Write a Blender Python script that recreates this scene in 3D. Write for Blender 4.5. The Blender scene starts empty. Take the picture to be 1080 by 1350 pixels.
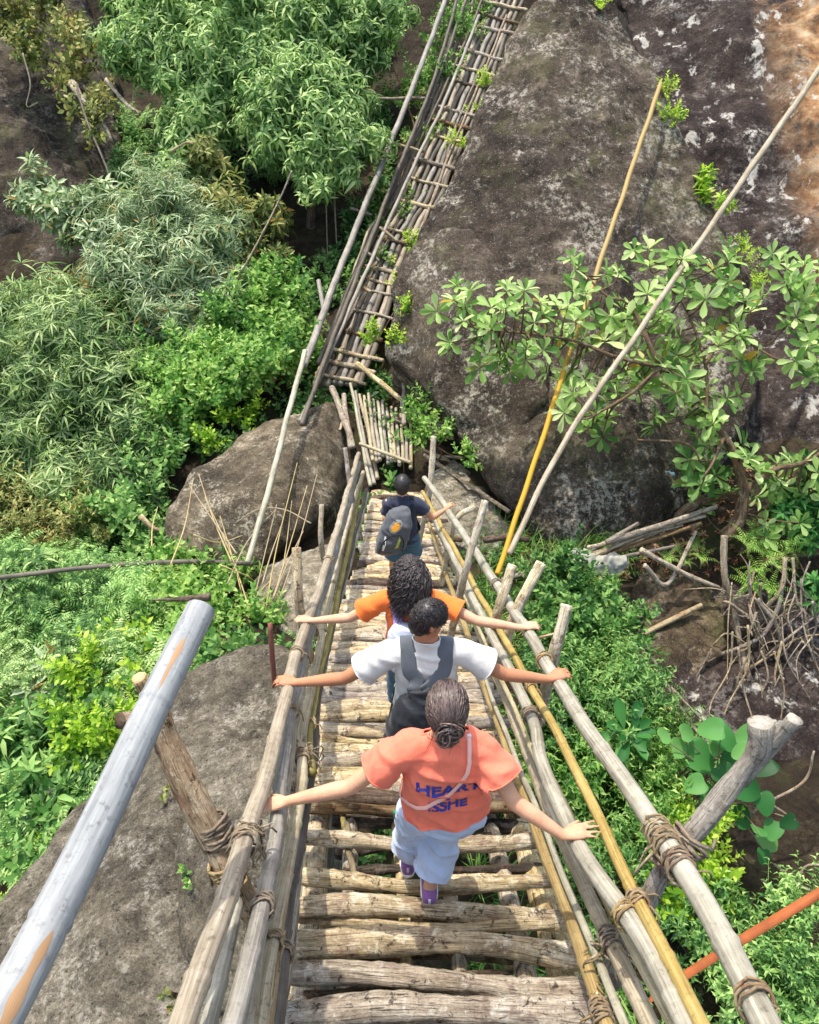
import bpy, bmesh, math, random
import numpy as np
from mathutils import Vector, Matrix, noise
from mathutils.bvhtree import BVHTree
random.seed(7); rng = np.random.default_rng(7)
SC = bpy.context.scene
COL = SC.collection
PI = math.pi
PITCH = math.radians(38.0); CP, SP = math.cos(PITCH), math.sin(PITCH)
CAM = np.array([0.0, 0.0, 12.0])
RT = np.array([1.0, 0, 0]); UP = np.array([0, SP, CP]); FW = np.array([0, CP, -SP])

def P(u, v, z):
    """a point of the place: where a sight line at (u, v) meets distance z"""
    return CAM + z*((u-540)/1080*RT + (675-v)/1080*UP + FW)
def proj(p):
    d = np.asarray(p) - CAM
    z = d@FW
    return 540+1080*(d@RT)/z, 675-1080*(d@UP)/z, z
# bridge deck profile: height against forward distance
DK = np.array([[-2.5,-1.5],[-1,-2.16],[0,-2.71],[1.0,-3.28],[1.93,-3.80],[2.85,-4.30],[3.7,-4.74],[5.0,-5.36],[6.3,-5.94],[8.0,-6.63],[9.9,-7.36],[12,-8.0]])
def prof(y): return 12.0+np.interp(y, DK[:,0], DK[:,1])
def deckpt(u, v, dh=0.0):
    lo, hi = 0.5, 30.0
    d = (u-540)/1080*RT + (675-v)/1080*UP + FW
    for _ in range(50):
        m = (lo+hi)/2; p = CAM+m*d
        if p[2] > prof(p[1])+dh: lo = m
        else: hi = m
    return CAM+lo*d

def nrm(v):
    v = np.asarray(v, float); return v/(np.linalg.norm(v)+1e-12)

# ---------- mesh building ----------
class MB:
    def __init__(s): s.V=[]; s.Q=[]; s.T=[]; s.UVq=[]; s.UVt=[]; s.n=0; s.uv=False
    def add(s, V, Q=None, T=None, uvq=None, uvt=None):
        V=np.asarray(V,float).reshape(-1,3)
        if Q is not None and len(Q):
            s.Q.append(np.asarray(Q,int).reshape(-1,4)+s.n)
            s.UVq.append(np.zeros((len(Q)*4,2)) if uvq is None else uvq)
        if T is not None and len(T):
            s.T.append(np.asarray(T,int).reshape(-1,3)+s.n)
            s.UVt.append(np.zeros((len(T)*3,2)) if uvt is None else uvt)
        if uvq is not None: s.uv=True
        s.V.append(V); s.n+=len(V)
        return s
    def arrays(s):
        V=np.concatenate(s.V) if s.V else np.zeros((0,3))
        Q=np.concatenate(s.Q) if s.Q else np.zeros((0,4),int)
        T=np.concatenate(s.T) if s.T else np.zeros((0,3),int)
        return V,Q,T
    def mesh(s, name, off=(0,0,0), smooth=True):
        V,Q,T=s.arrays()
        uv=None
        if s.uv: uv=np.concatenate(([*s.UVq] if s.UVq else [])+([*s.UVt] if s.UVt else []))
        return mk(name, V-np.asarray(off), Q, T, uv, smooth)
    def build(s, name, mat, parent=None, smooth=True, **k):
        return put(name, *s.arrays(), mat, parent, np.concatenate(s.UVq+s.UVt) if s.uv else None, smooth, **k)

def mk(name, V, Q, T, uv=None, smooth=True):
    me=bpy.data.meshes.new(name)
    nq,nt=len(Q),len(T)
    me.vertices.add(len(V)); me.vertices.foreach_set('co', np.ascontiguousarray(V,dtype=np.float32).ravel())
    L=np.concatenate([np.asarray(Q,dtype=np.int32).ravel(), np.asarray(T,dtype=np.int32).ravel()])
    me.loops.add(len(L)); me.loops.foreach_set('vertex_index', L)
    st=np.concatenate([np.arange(nq)*4, nq*4+np.arange(nt)*3]).astype(np.int32)
    me.polygons.add(nq+nt); me.polygons.foreach_set('loop_start', st)
    if smooth: me.polygons.foreach_set('use_smooth', np.ones(nq+nt,dtype=bool))
    if uv is not None:
        l=me.uv_layers.new(name='UVMap'); l.data.foreach_set('uv', np.asarray(uv,dtype=np.float32).ravel())
    me.update(calc_edges=True); me.validate()
    return me
ORG={}
def tag(o, label=None, cat=None, group=None, kind=None):
    if label: o['label']=label
    if cat: o['category']=cat
    if group: o['group']=group
    if kind: o['kind']=kind
    return o
def empty(name, loc, label, cat, group=None):
    o=bpy.data.objects.new(name,None); COL.objects.link(o); o.location=tuple(loc); o.empty_display_size=.1
    ORG[o.name]=np.array(loc,float)
    return tag(o,label,cat,group)
def put(name, V, Q, T, mat, parent=None, uv=None, smooth=True, label=None, cat=None, group=None, kind=None):
    if parent is not None: off=ORG[parent.name]
    else:
        mn,mx=V.min(0),V.max(0); off=np.array([(mn[0]+mx[0])/2,(mn[1]+mx[1])/2,mn[2]])
    me=mk(name, V-off, Q, T, uv, smooth)
    return put_mesh(name, me, off, mat, parent, label, cat, group, kind)
def put_mesh(name, me, off, mat, parent=None, label=None, cat=None, group=None, kind=None):
    o=bpy.data.objects.new(name,me); COL.objects.link(o)
    if mat: me.materials.append(mat)
    if parent is not None: o.parent=parent
    else: o.location=tuple(off)
    ORG[o.name]=np.array(off,float)
    return tag(o,label,cat,group,kind)

def frames(pts):
    pts=np.asarray(pts,float); n=len(pts)
    t=np.gradient(pts,axis=0); t/=np.linalg.norm(t,axis=1)[:,None]+1e-12
    a=np.array([0,0,1.0]) if abs(t[0][2])<.9 else np.array([1.0,0,0])
    u=nrm(np.cross(t[0],a)); U=[u]
    for i in range(1,n):
        u=u-t[i]*(u@t[i]); u=nrm(u); U.append(u)
    U=np.array(U); W=np.cross(t,U)
    return t,U,W
def spline(pts, step=None, n=None):
    pts=np.asarray(pts,float)
    if len(pts)==2: pp=np.vstack([2*pts[0]-pts[1],pts,2*pts[1]-pts[0]])
    else: pp=np.vstack([2*pts[0]-pts[1],pts,2*pts[-1]-pts[-2]])
    out=[]
    for i in range(1,len(pp)-2):
        p0,p1,p2,p3=pp[i-1:i+3]
        t=np.linspace(0,1,24,endpoint=False)[:,None]
        out.append(.5*((2*p1)+(-p0+p2)*t+(2*p0-5*p1+4*p2-p3)*t*t+(-p0+3*p1-3*p2+p3)*t**3))
    out.append(pp[-2][None]); d=np.concatenate(out)
    s=np.concatenate([[0],np.cumsum(np.linalg.norm(np.diff(d,axis=0),axis=1))])
    if n is None: n=max(2,int(s[-1]/step)+1)
    q=np.linspace(0,s[-1],n)
    return np.stack([np.interp(q,s,d[:,k]) for k in range(3)],1)
def tube(mb, pts, r, seg=10, caps=True, rough=0.0, flat=None, uvo=None):
    """tapered tube through pts; r scalar or per point; rough = radial irregularity"""
    pts=np.asarray(pts,float); n=len(pts)
    r=np.full(n,r,float) if np.isscalar(r) else np.interp(np.linspace(0,1,n),np.linspace(0,1,len(r)),r)
    t,U,W=frames(pts)
    a=np.arange(seg)/seg*2*PI
    R=np.repeat(r[:,None],seg,1)
    if rough:
        ph=rng.random(6)*6.28; k=np.arange(n)[:,None]
        s=np.concatenate([[0],np.cumsum(np.linalg.norm(np.diff(pts,axis=0),axis=1))])[:,None]/ (r.mean()*2)
        R=R*(1+rough*(.5*np.sin(2*a+ph[0]+s*.7)+.45*np.sin(3*a+ph[1]-s*1.1)+.5*np.sin(s*.9+ph[2])+.3*np.sin(5*a+s*2.3+ph[3]))+rough*.35*rng.standard_normal((n,seg)))
    c,sn=np.cos(a),np.sin(a)
    fl=1.0 if flat is None else flat
    V=pts[:,None]+R[...,None]*(U[:,None]*c[None,:,None]+fl*W[:,None]*sn[None,:,None])
    V=V.reshape(-1,3)
    i=np.arange(n-1)[:,None]*seg; j=np.arange(seg)[None]; j2=(j+1)%seg
    Q=np.stack([i+j,i+j2,i+seg+j2,i+seg+j],-1).reshape(-1,4)
    L=np.concatenate([[0],np.cumsum(np.linalg.norm(np.diff(pts,axis=0),axis=1))])
    o=rng.random()*20 if uvo is None else uvo
    ii=np.arange(n-1)[:,None]+0*j; jj=j+0*ii
    uq=np.stack([np.stack([L[ii]+o,jj/seg],-1),np.stack([L[ii]+o,(jj+1)/seg],-1),np.stack([L[ii+1]+o,(jj+1)/seg],-1),np.stack([L[ii+1]+o,jj/seg],-1)],2).reshape(-1,2)
    T=None;ut=None
    if caps:
        V=np.vstack([V,pts[0]-t[0]*r[0]*.12,pts[-1]+t[-1]*r[-1]*.12])
        a0=len(V)-2
        jj=np.arange(seg);k=(jj+1)%seg
        T=np.vstack([np.stack([np.full(seg,a0),k,jj],1),np.stack([np.full(seg,a0+1),(n-1)*seg+jj,(n-1)*seg+k],1)])
        ut=np.zeros((len(T)*3,2)); ut[:,0]=o-3
    mb.add(V,Q,T,uq,ut); return mb
def bamboo_r(pts, r0, r1, gap, bump=.16):
    L=np.concatenate([[0],np.cumsum(np.linalg.norm(np.diff(pts,axis=0),axis=1))])
    r=np.interp(L,[0,L[-1]],[r0,r1]); x=rng.random()*gap
    while x<L[-1]:
        r=r*(1+bump*np.exp(-((L-x)/.014)**2)-.05*np.exp(-((L-x-.03)/.012)**2)); x+=gap*(.85+.3*rng.random())
    return r
def bamboo(mb, ctrl, r0, r1=None, gap=.33, seg=12, step=.016, bump=.16, wob=.004):
    pts=spline(ctrl, step=step); r1=r0 if r1 is None else r1
    L=np.linspace(0,1,len(pts)); ph=rng.random(4)*6.3
    ln=np.linalg.norm(pts[-1]-pts[0])
    pts=pts+wob*np.stack([np.sin(ln*L*3+ph[0])+np.sin(ln*L*7+ph[1]),0*L,np.sin(ln*L*4+ph[2])],1)
    return tube(mb, pts, bamboo_r(pts,r0,r1,gap,bump), seg)
def log(mb, a, b, r0, r1=None, seg=14, rough=.07, bend=.01, step=.03):
    a=np.asarray(a,float); b=np.asarray(b,float); r1=r0 if r1 is None else r1
    n=max(6,int(np.linalg.norm(b-a)/step)); t=np.linspace(0,1,n)[:,None]
    pts=a+(b-a)*t
    ph=rng.random(3)*6.3
    off=np.stack([np.sin(t[:,0]*5+ph[0])+.5*np.sin(t[:,0]*11+ph[2]),np.sin(t[:,0]*6+ph[1]),np.sin(t[:,0]*4+ph[2])+.5*np.sin(t[:,0]*13+ph[0])],1)*bend
    r=np.interp(t[:,0],[0,1],[r0,r1])*(1+.08*np.sin(t[:,0]*9+ph[1]))
    r[0]*=.86; r[-1]*=.86
    return tube(mb,pts+off,r,seg,rough=rough)
def lash(mb, c, axis, r, turns=4, th=.006, wid=.05, ragged=.1):
    """rope turns round an axis at c"""
    axis=nrm(axis); a=np.array([0,0,1.]) if abs(axis[2])<.9 else np.array([1.,0,0])
    u=nrm(np.cross(axis,a)); w=np.cross(axis,u)
    n=turns*14; th_=np.linspace(0,turns*2*PI,n); s=np.linspace(-wid/2,wid/2,n)+.006*np.sin(th_*2.7)
    R=r*(1+ragged*rng.standard_normal(n)*.5)
    pts=np.asarray(c)+s[:,None]*axis+R[:,None]*(np.cos(th_)[:,None]*u+np.sin(th_)[:,None]*w)
    tube(mb,pts,th,5)
    for k in range(2):
        d=nrm(rng.standard_normal(3)); p0=pts[-1] if k else pts[0]
        tube(mb,spline([p0,p0+d*.04,p0+d*.06+np.array([0,0,-.05])],n=6),th*.8,4)
    return mb

def evaluated(me, mods):
    o=bpy.data.objects.new('tmp_eval',me); COL.objects.link(o)
    for ty,kw in mods:
        m=o.modifiers.new('m',ty)
        for k,v in kw.items(): setattr(m,k,v)
    bpy.context.view_layer.update()
    dg=bpy.context.evaluated_depsgraph_get()
    r=bpy.data.meshes.new_from_object(o.evaluated_get(dg))
    bpy.data.objects.remove(o)
    return r
def marr(me):
    n=len(me.vertices); V=np.empty(n*3,np.float32); me.vertices.foreach_get('co',V)
    E=np.empty(len(me.edges)*2,np.int32); me.edges.foreach_get('vertices',E)
    return V.reshape(-1,3).astype(float), E.reshape(-1,2)
def smooth(V,E,it=3,f=.6):
    deg=np.bincount(E.ravel(),minlength=len(V))[:,None].astype(float); deg[deg==0]=1
    for _ in range(it):
        A=np.zeros_like(V)
        for k in range(3):
            A[:,k]=np.bincount(E[:,0],V[E[:,1],k],len(V))+np.bincount(E[:,1],V[E[:,0],k],len(V))
        V=V*(1-f)+f*A/deg
    return V
def normals(me):
    N=np.empty(len(me.vertices)*3,np.float32); me.vertex_normals.foreach_get('vector',N); return N.reshape(-1,3).astype(float)
def setV(me,V):
    me.vertices.foreach_set('co',V.astype(np.float32).ravel()); me.update()
def fuse(mb, voxel, it=3, f=.6):
    """one continuous skin round everything in mb"""
    me=evaluated(mb.mesh('fuse'), [('REMESH',dict(mode='VOXEL',voxel_size=voxel,use_smooth_shade=True))])
    V,E=marr(me); setV(me,smooth(V,E,it,f))
    me.polygons.foreach_set('use_smooth',np.ones(len(me.polygons),bool))
    return me
def ellipsoid(mb,c,rx,ry,rz,M=None,n=16):
    th=np.linspace(0,PI,n//2+1)[1:-1]; ph=np.arange(n)/n*2*PI
    V=np.stack([np.sin(th)[:,None]*np.cos(ph),np.sin(th)[:,None]*np.sin(ph),np.cos(th)[:,None]+0*ph],-1).reshape(-1,3)
    V=np.vstack([V,[0,0,1],[0,0,-1]])*np.array([rx,ry,rz])
    if M is not None: V=V@np.asarray(M).T
    m=len(th); i=np.arange(m-1)[:,None]*n; j=np.arange(n)[None]; j2=(j+1)%n
    Q=np.stack([i+j,i+n+j,i+n+j2,i+j2],-1).reshape(-1,4)
    j=np.arange(n);k=(j+1)%n
    T=np.vstack([np.stack([np.full(n,m*n),j,k],1),np.stack([np.full(n,m*n+1),(m-1)*n+k,(m-1)*n+j],1)])
    mb.add(V+np.asarray(c),Q,T); return mb
def cone(mb,a,b,ra,rb,seg=12):
    """rounded tapered limb"""
    a=np.asarray(a,float);b=np.asarray(b,float); d=nrm(b-a)
    pts=[];rs=[]
    for k in np.linspace(-PI/2,0,5)[1:]: pts.append(a+d*ra*math.sin(k)); rs.append(ra*math.cos(k))
    for k in np.linspace(0,1,4)[1:-1]: pts.append(a+(b-a)*k); rs.append(ra+(rb-ra)*k)
    for k in np.linspace(0,PI/2,5)[:-1]: pts.append(b+d*rb*math.sin(k)); rs.append(rb*math.cos(k))
    pts=np.array(pts); tmp=MB(); 
    return tube(mb,pts,np.array(rs) if True else 0,seg) if len(pts)==len(rs) else None
def loft(mb, rings, seg=20, pw=2.0):
    """closed body through ellipses: (centre, xaxis, yaxis) with axis lengths = radii; pw>2 squarer"""
    n=len(rings); a=np.arange(seg)/seg*2*PI
    c=np.sign(np.cos(a))*np.abs(np.cos(a))**(2/pw); s=np.sign(np.sin(a))*np.abs(np.sin(a))**(2/pw)
    V=np.concatenate([np.asarray(C)+c[:,None]*np.asarray(X)+s[:,None]*np.asarray(Y) for C,X,Y in rings])
    V=np.vstack([V,rings[0][0],rings[-1][0]])
    i=np.arange(n-1)[:,None]*seg; j=np.arange(seg)[None]; j2=(j+1)%seg
    Q=np.stack([i+j,i+j2,i+seg+j2,i+seg+j],-1).reshape(-1,4)
    j=np.arange(seg);k=(j+1)%seg;m=n*seg
    T=np.vstack([np.stack([np.full(seg,m),k,j],1),np.stack([np.full(seg,m+1),(n-1)*seg+j,(n-1)*seg+k],1)])
    mb.add(V,Q,T); return mb
# ---------- materials ----------
def lin(c):
    if isinstance(c,str):
        c=[int(c[i:i+2],16)/255 for i in (0,2,4)]
        c=[x/12.92 if x<=.04045 else ((x+.055)/1.055)**2.4 for x in c]
    return (*c,1.0)
class NT:
    def __init__(s,name):
        s.m=bpy.data.materials.new(name); s.m.use_nodes=True; s.t=s.m.node_tree; s.t.nodes.clear()
        s.out=s.n('ShaderNodeOutputMaterial')
    def n(s,ty,**k):
        x=s.t.nodes.new(ty)
        for a,b in k.items():
            if a.startswith('i_'):
                key=a[2:].replace('_',' '); x.inputs[key].default_value=b
            else: setattr(x,a,b)
        return x
    def l(s,a,b): s.t.links.new(a,b)
    def coord(s,kind='pos',scale=(1,1,1)):
        mp=s.n('ShaderNodeMapping'); mp.inputs['Scale'].default_value=scale
        if kind=='pos': g=s.n('ShaderNodeNewGeometry').outputs['Position']
        elif kind=='uv': g=s.n('ShaderNodeTexCoord').outputs['UV']
        else: g=s.n('ShaderNodeTexCoord').outputs['Object']
        s.l(g,mp.inputs['Vector']); return mp.outputs['Vector']
    def noise(s,co,scale,detail=6,rough=.6,dist=0):
        x=s.n('ShaderNodeTexNoise'); x.inputs['Scale'].default_value=scale; x.inputs['Detail'].default_value=detail; x.inputs['Roughness'].default_value=rough; x.inputs['Distortion'].default_value=dist
        s.l(co,x.inputs['Vector']); return x.outputs['Fac']
    def ramp(s,f,stops,interp='LINEAR'):
        x=s.n('ShaderNodeValToRGB'); x.color_ramp.interpolation=interp
        e=x.color_ramp.elements
        while len(e)<len(stops): e.new(.5)
        for q,(p,c) in zip(e,stops): q.position=p; q.color=lin(c) if not isinstance(c,(int,float)) else (c,c,c,1)
        s.l(f,x.inputs['Fac']); return x.outputs['Color']
    def mix(s,f,a,b,mode='MIX'):
        x=s.n('ShaderNodeMix',data_type='RGBA',blend_type=mode)
        for sock,val in ((x.inputs[0],f),(x.inputs[6],a),(x.inputs[7],b)):
            if hasattr(val,'is_linked') or hasattr(val,'links'): s.l(val,sock)
            elif isinstance(val,(int,float)): sock.default_value=val
            else: sock.default_value=lin(val)
        return x.outputs[2]
    def hsv(s,c,h=None,sat=None,v=None,val=1.0):
        x=s.n('ShaderNodeHueSaturation'); s.l(c,x.inputs['Color'])
        x.inputs['Value'].default_value=val
        if h is not None: s.l(h,x.inputs['Hue'])
        if sat is not None: s.l(sat,x.inputs['Saturation'])
        if v is not None: s.l(v,x.inputs['Value'])
        return x.outputs['Color']
    def rng(s,f,a,b,lo=0.,hi=1.):
        x=s.n('ShaderNodeMapRange'); x.clamp=False; s.l(f,x.inputs['Value']); x.inputs['From Min'].default_value=lo; x.inputs['From Max'].default_value=hi; x.inputs['To Min'].default_value=a; x.inputs['To Max'].default_value=b; return x.outputs['Result']
    def bump(s,h,strength=.5,dist=.02,prev=None):
        x=s.n('ShaderNodeBump'); x.inputs['Strength'].default_value=strength; x.inputs['Distance'].default_value=dist; s.l(h,x.inputs['Height'])
        if prev is not None: s.l(prev,x.inputs['Normal'])
        return x.outputs['Normal']
    def bsdf(s,c,rough=.8,nor=None,spec=.3,**k):
        b=s.n('ShaderNodeBsdfPrincipled')
        if isinstance(c,(tuple,list,str)): b.inputs['Base Color'].default_value=lin(c)
        else: s.l(c,b.inputs['Base Color'])
        if isinstance(rough,(int,float)): b.inputs['Roughness'].default_value=rough
        else: s.l(rough,b.inputs['Roughness'])
        b.inputs['Specular IOR Level'].default_value=spec
        if nor is not None: s.l(nor,b.inputs['Normal'])
        for a,v in k.items(): b.inputs[a.replace('_',' ')].default_value=v
        return b
    def done(s,sh):
        s.l(sh.outputs[0] if hasattr(sh,'outputs') else sh,s.out.inputs['Surface']); return s.m
def rnd_obj(t): return t.n('ShaderNodeObjectInfo').outputs['Random']

def m_bamboo(name, base, dark, pale, spots=.5, rough=.6):
    t=NT(name); uv=t.coord('uv',(1.2,9,1)); uf=t.coord('uv',(5,70,1)); o=t.coord('pos')
    a=t.noise(uv,2.2,5,.6); f=t.noise(uf,2,4,.6); b=t.noise(o,5,6,.65)
    c=t.ramp(a,[(.3,dark),(.5,base),(.72,pale)])
    c=t.mix(t.ramp(f,[(.35,.0),(.7,.55)]),c,dark)
    st=t.noise(o,38,4,.7)
    c=t.mix(t.ramp(st,[(.56,0),(.66,spots)]),c,'2c241a')
    c=t.mix(t.ramp(b,[(.45,0),(.75,.55)]),c,pale)
    r=rnd_obj(t); c=t.hsv(c,t.rng(r,.485,.515),t.rng(r,.75,1.1),t.rng(r,.8,1.15))
    n=t.bump(f,.35,.004); n=t.bump(st,.2,.004,n)
    return t.done(t.bsdf(c,rough,n,.35))
def m_log(name, cols, patch='2e241b', pale='c8b698', bumpd=.012, red='8f5f44'):
    t=NT(name); uv=t.coord('uv',(1.6,3.4,1)); uf=t.coord('uv',(3.2,30,1)); o=t.coord('pos')
    a=t.noise(uv,2.2,8,.72,.6); f=t.noise(uf,1.6,7,.75,.8); b=t.noise(o,10,7,.75,.4)
    c=t.ramp(a,[(.34,cols[0]),(.47,cols[1]),(.58,cols[2]),(.7,pale)])
    c=t.mix(t.ramp(b,[(.54,0),(.6,.8)]),c,pale)
    v=t.noise(o,5.5,6,.65,1.2)
    c=t.mix(t.ramp(v,[(.56,0),(.63,.65)]),c,red)
    k=t.noise(o,15,7,.8,.6)
    c=t.mix(t.ramp(k,[(.56,0),(.61,.85)]),c,patch)
    c=t.mix(t.ramp(f,[(.38,.9),(.47,0)]),c,patch)
    g=t.noise(o,70,4,.7); c=t.hsv(c,v=t.rng(g,.75,1.2,.3,.7))
    r=rnd_obj(t); c=t.hsv(c,t.rng(r,.49,.508),t.rng(r,.6,1.1),t.rng(r,.7,1.2))
    n=t.bump(f,.9,bumpd*1.3); n=t.bump(k,.7,bumpd,n); n=t.bump(g,.3,bumpd*.3,n)
    return t.done(t.bsdf(c,.9,n,.15))
def m_rock(name, cols, lichen='b9b2a2', lam=.6, moss='4a5522', mossam=.0, scale=1.0, grain=1.0, streak=None):
    t=NT(name); o=t.coord('pos',(scale,)*3); os=t.coord('pos',(scale*1.7,scale*1.7,scale*.35))
    a=t.noise(o,.55,8,.68,.3); b=t.noise(o,4.0,9,.78,.2); g=t.noise(o,30,6,.8); g2=t.noise(o,90,3,.7); s=t.noise(os,1.2,9,.75,.4)
    c=t.ramp(a,[(.36,cols[0]),(.5,cols[1]),(.64,cols[2])])
    c=t.mix(t.ramp(s,[(.44,0),(.58,.75)]),c,cols[3] if len(cols)>3 else cols[0])
    c=t.hsv(c,v=t.rng(b,.35,1.5,.32,.68)); c=t.hsv(c,v=t.rng(g,1-.5*grain,1+.45*grain,.32,.68)); c=t.hsv(c,v=t.rng(g2,1-.25*grain,1+.25*grain,.3,.7))
    l1=t.noise(o,1.0,10,.82,.12); l2=t.noise(o,13,6,.75,.1); l3=t.noise(os,1.5,8,.8,.3)
    lm=t.mix(1.0,t.ramp(l1,[(.51,0),(.58,1)]),t.ramp(l2,[(.46,0),(.56,1)]),'MULTIPLY')
    c=t.mix(t.mix(1.0,lm,(lam,lam,lam),'MULTIPLY'),c,lichen)
    lm2=t.mix(1.0,t.ramp(l3,[(.55,0),(.62,1)]),t.ramp(l2,[(.5,0),(.6,1)]),'MULTIPLY')
    c=t.mix(t.mix(1.0,lm2,(lam*.8,)*3,'MULTIPLY'),c,lichen)
    sp=t.noise(o,42,4,.65); c=t.mix(t.ramp(sp,[(.62,0),(.67,.8*lam)]),c,lichen)
    pit=t.noise(o,16,5,.7); c=t.mix(t.ramp(pit,[(.33,.7*grain),(.42,0)]),c,'1d1914')
    if mossam:
        gm=t.n('ShaderNodeNewGeometry'); sx=t.n('ShaderNodeSeparateXYZ'); t.l(gm.outputs['Normal'],sx.inputs[0])
        up=t.ramp(sx.outputs['Z'],[(.45,0),(.85,1)]); mm=t.noise(o,1.1,8,.75,.3)
        c=t.mix(t.mix(1.0,t.mix(1.0,up,t.ramp(mm,[(.52,0),(.62,1)]),'MULTIPLY'),(mossam,)*3,'MULTIPLY'),c,moss)
    if streak: c=streak(t,c)
    n=t.bump(b,.9,.14/scale); n=t.bump(pit,.6,.04/scale,n); n=t.bump(g,.7,.02/scale,n)
    return t.done(t.bsdf(c,.92,n,.18))
def m_leaf(name, cols, trans=.35, rough=.5, dry=None, dryam=.0, spec=.3, val=1.0):
    """colour changes from leaf to leaf and gently through the plant"""
    t=NT(name); ge=t.n('ShaderNodeNewGeometry'); r=ge.outputs['Random Per Island']
    o=t.coord('pos'); a=t.noise(o,.9,3,.5)
    m=t.n('ShaderNodeMath',operation='ADD'); t.l(r,m.inputs[0]); t.l(t.rng(a,-.3,.3,.3,.7),m.inputs[1])
    n_=len(cols); c=t.ramp(m.outputs[0],[(.08+.84*i/(n_-1),k) for i,k in enumerate(cols)])
    if dry:
        w=t.n('ShaderNodeMath',operation='FRACT'); q=t.n('ShaderNodeMath',operation='MULTIPLY'); q.inputs[1].default_value=57.3; t.l(r,q.inputs[0]); t.l(q.outputs[0],w.inputs[0])
        c=t.mix(t.ramp(w.outputs[0],[(1-dryam-.01,0),(1-dryam,1)]),c,dry)
    c=t.hsv(c,val=val)
    b=t.bsdf(c,rough,None,spec); tr=t.n('ShaderNodeBsdfTranslucent')
    t.l(t.hsv(c,val=1.35),tr.inputs['Color'])
    mx=t.n('ShaderNodeMixShader'); mx.inputs[0].default_value=trans; t.l(b.outputs[0],mx.inputs[1]); t.l(tr.outputs[0],mx.inputs[2])
    return t.done(mx)
def m_plain(name, c, rough=.8, nscale=12, var=.25, bumpd=.003, spec=.3, fine=90):
    t=NT(name); o=t.coord('pos'); a=t.noise(o,nscale,5,.6); g=t.noise(o,fine,4,.7)
    col=t.hsv(t.mix(.0,c,c),v=t.rng(a,1-var,1+var,.3,.7))
    n=t.bump(a,.3,bumpd*3); n=t.bump(g,.4,bumpd,n)
    return t.done(t.bsdf(col,rough,n,spec))
def m_skin(name,c):
    t=NT(name); o=t.coord('pos'); a=t.noise(o,14,5,.6); g=t.noise(o,160,3,.6)
    col=t.hsv(t.mix(t.ramp(a,[(.4,0),(.7,.35)]),c,'b9755a'),v=t.rng(g,.88,1.08,.3,.7)); col=t.hsv(col,v=t.rng(t.noise(o,5,4,.6),.88,1.1,.3,.7))
    b=t.bsdf(col,.6,t.bump(g,.3,.003),.25); b.inputs['Subsurface Weight'].default_value=.06; b.inputs['Subsurface Radius'].default_value=(.012,.005,.003); b.inputs['Subsurface Scale'].default_value=1
    return t.done(b)
def m_cloth(name,c,var=.12,rough=.9,weave=420):
    t=NT(name); o=t.coord('pos'); a=t.noise(o,7,5,.6,.5); g=t.noise(o,weave,2,.5); w=t.noise(t.coord('pos',(1,1,.35)),22,4,.55,1.2)
    col=t.hsv(t.mix(.0,c,c),v=t.rng(a,1-var,1+var,.3,.7))
    n=t.bump(w,.35,.012); n=t.bump(g,.25,.0015,n)
    b=t.bsdf(col,rough,n,.15); b.inputs['Sheen Weight'].default_value=.15
    return t.done(b)
def m_hair(name,c,c2):
    t=NT(name); ge=t.n('ShaderNodeNewGeometry'); o=t.coord('pos'); a=t.noise(o,60,3,.6)
    col=t.mix(ge.outputs['Random Per Island'],c,c2); col=t.hsv(col,v=t.rng(a,.75,1.2,.3,.7))
    return t.done(t.bsdf(col,.42,None,.55))

M={}
M['bamboo']=m_bamboo('bamboo_weathered','a09274','6e604a','c8bca2')
M['bamboo_grey']=m_bamboo('bamboo_grey','96907f','676051','c2bcab',.45)
M['bamboo_green']=m_bamboo('bamboo_olive','84774a','574b2c','a89a68',.45)
M['bamboo_gold']=m_bamboo('bamboo_golden','9c8250','6a5432','b8a272',.4)
M['bamboo_dark']=m_bamboo('bamboo_dark_brown','5f5748','3a3328','847a68',.5)  # bamboo of a darker brown
M['log']=m_log('log_bark',('86704f','bfa880','d8c39c'),pale='eaddc0',red='93705a')
M['log_dark']=m_log('log_painted_shade',('2e261d','4d4030','6d5d47'),pale='8f8068')  # dark tones paint in the shadow beneath the deck
M['branch']=m_log('branch_bark',('8f7a5c','bca784','d3c09d'),pale='e6d6b8',red='94694e')
M['twig']=m_log('dry_twig',('6c5d48','8f7f66','a8977b'),pale='bfb195',bumpd=.004)
M['pale_wood']=m_log('pale_dry_wood',('9c8d74','c4b698','d8ccb4'),pale='e6dac4',patch='6a5844',red='9c7a5c')
M['peeled']=m_log('peeled_branch',('8a6d4c','b09069','c8ab82'),pale='dcc6a2',red='9c6a4a')
M['trunk']=m_log('tree_bark',('4a3a2b','6d563f','8a7055'),pale='9c8b72',bumpd=.015)
M['reed']=m_bamboo('dry_reed','b09a68','86714a','cdbb8c',.1)
M['rope']=m_log('bark_rope',('6e5a40','937c5b','ab9672'),pale='c5b594',bumpd=.003)
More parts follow.
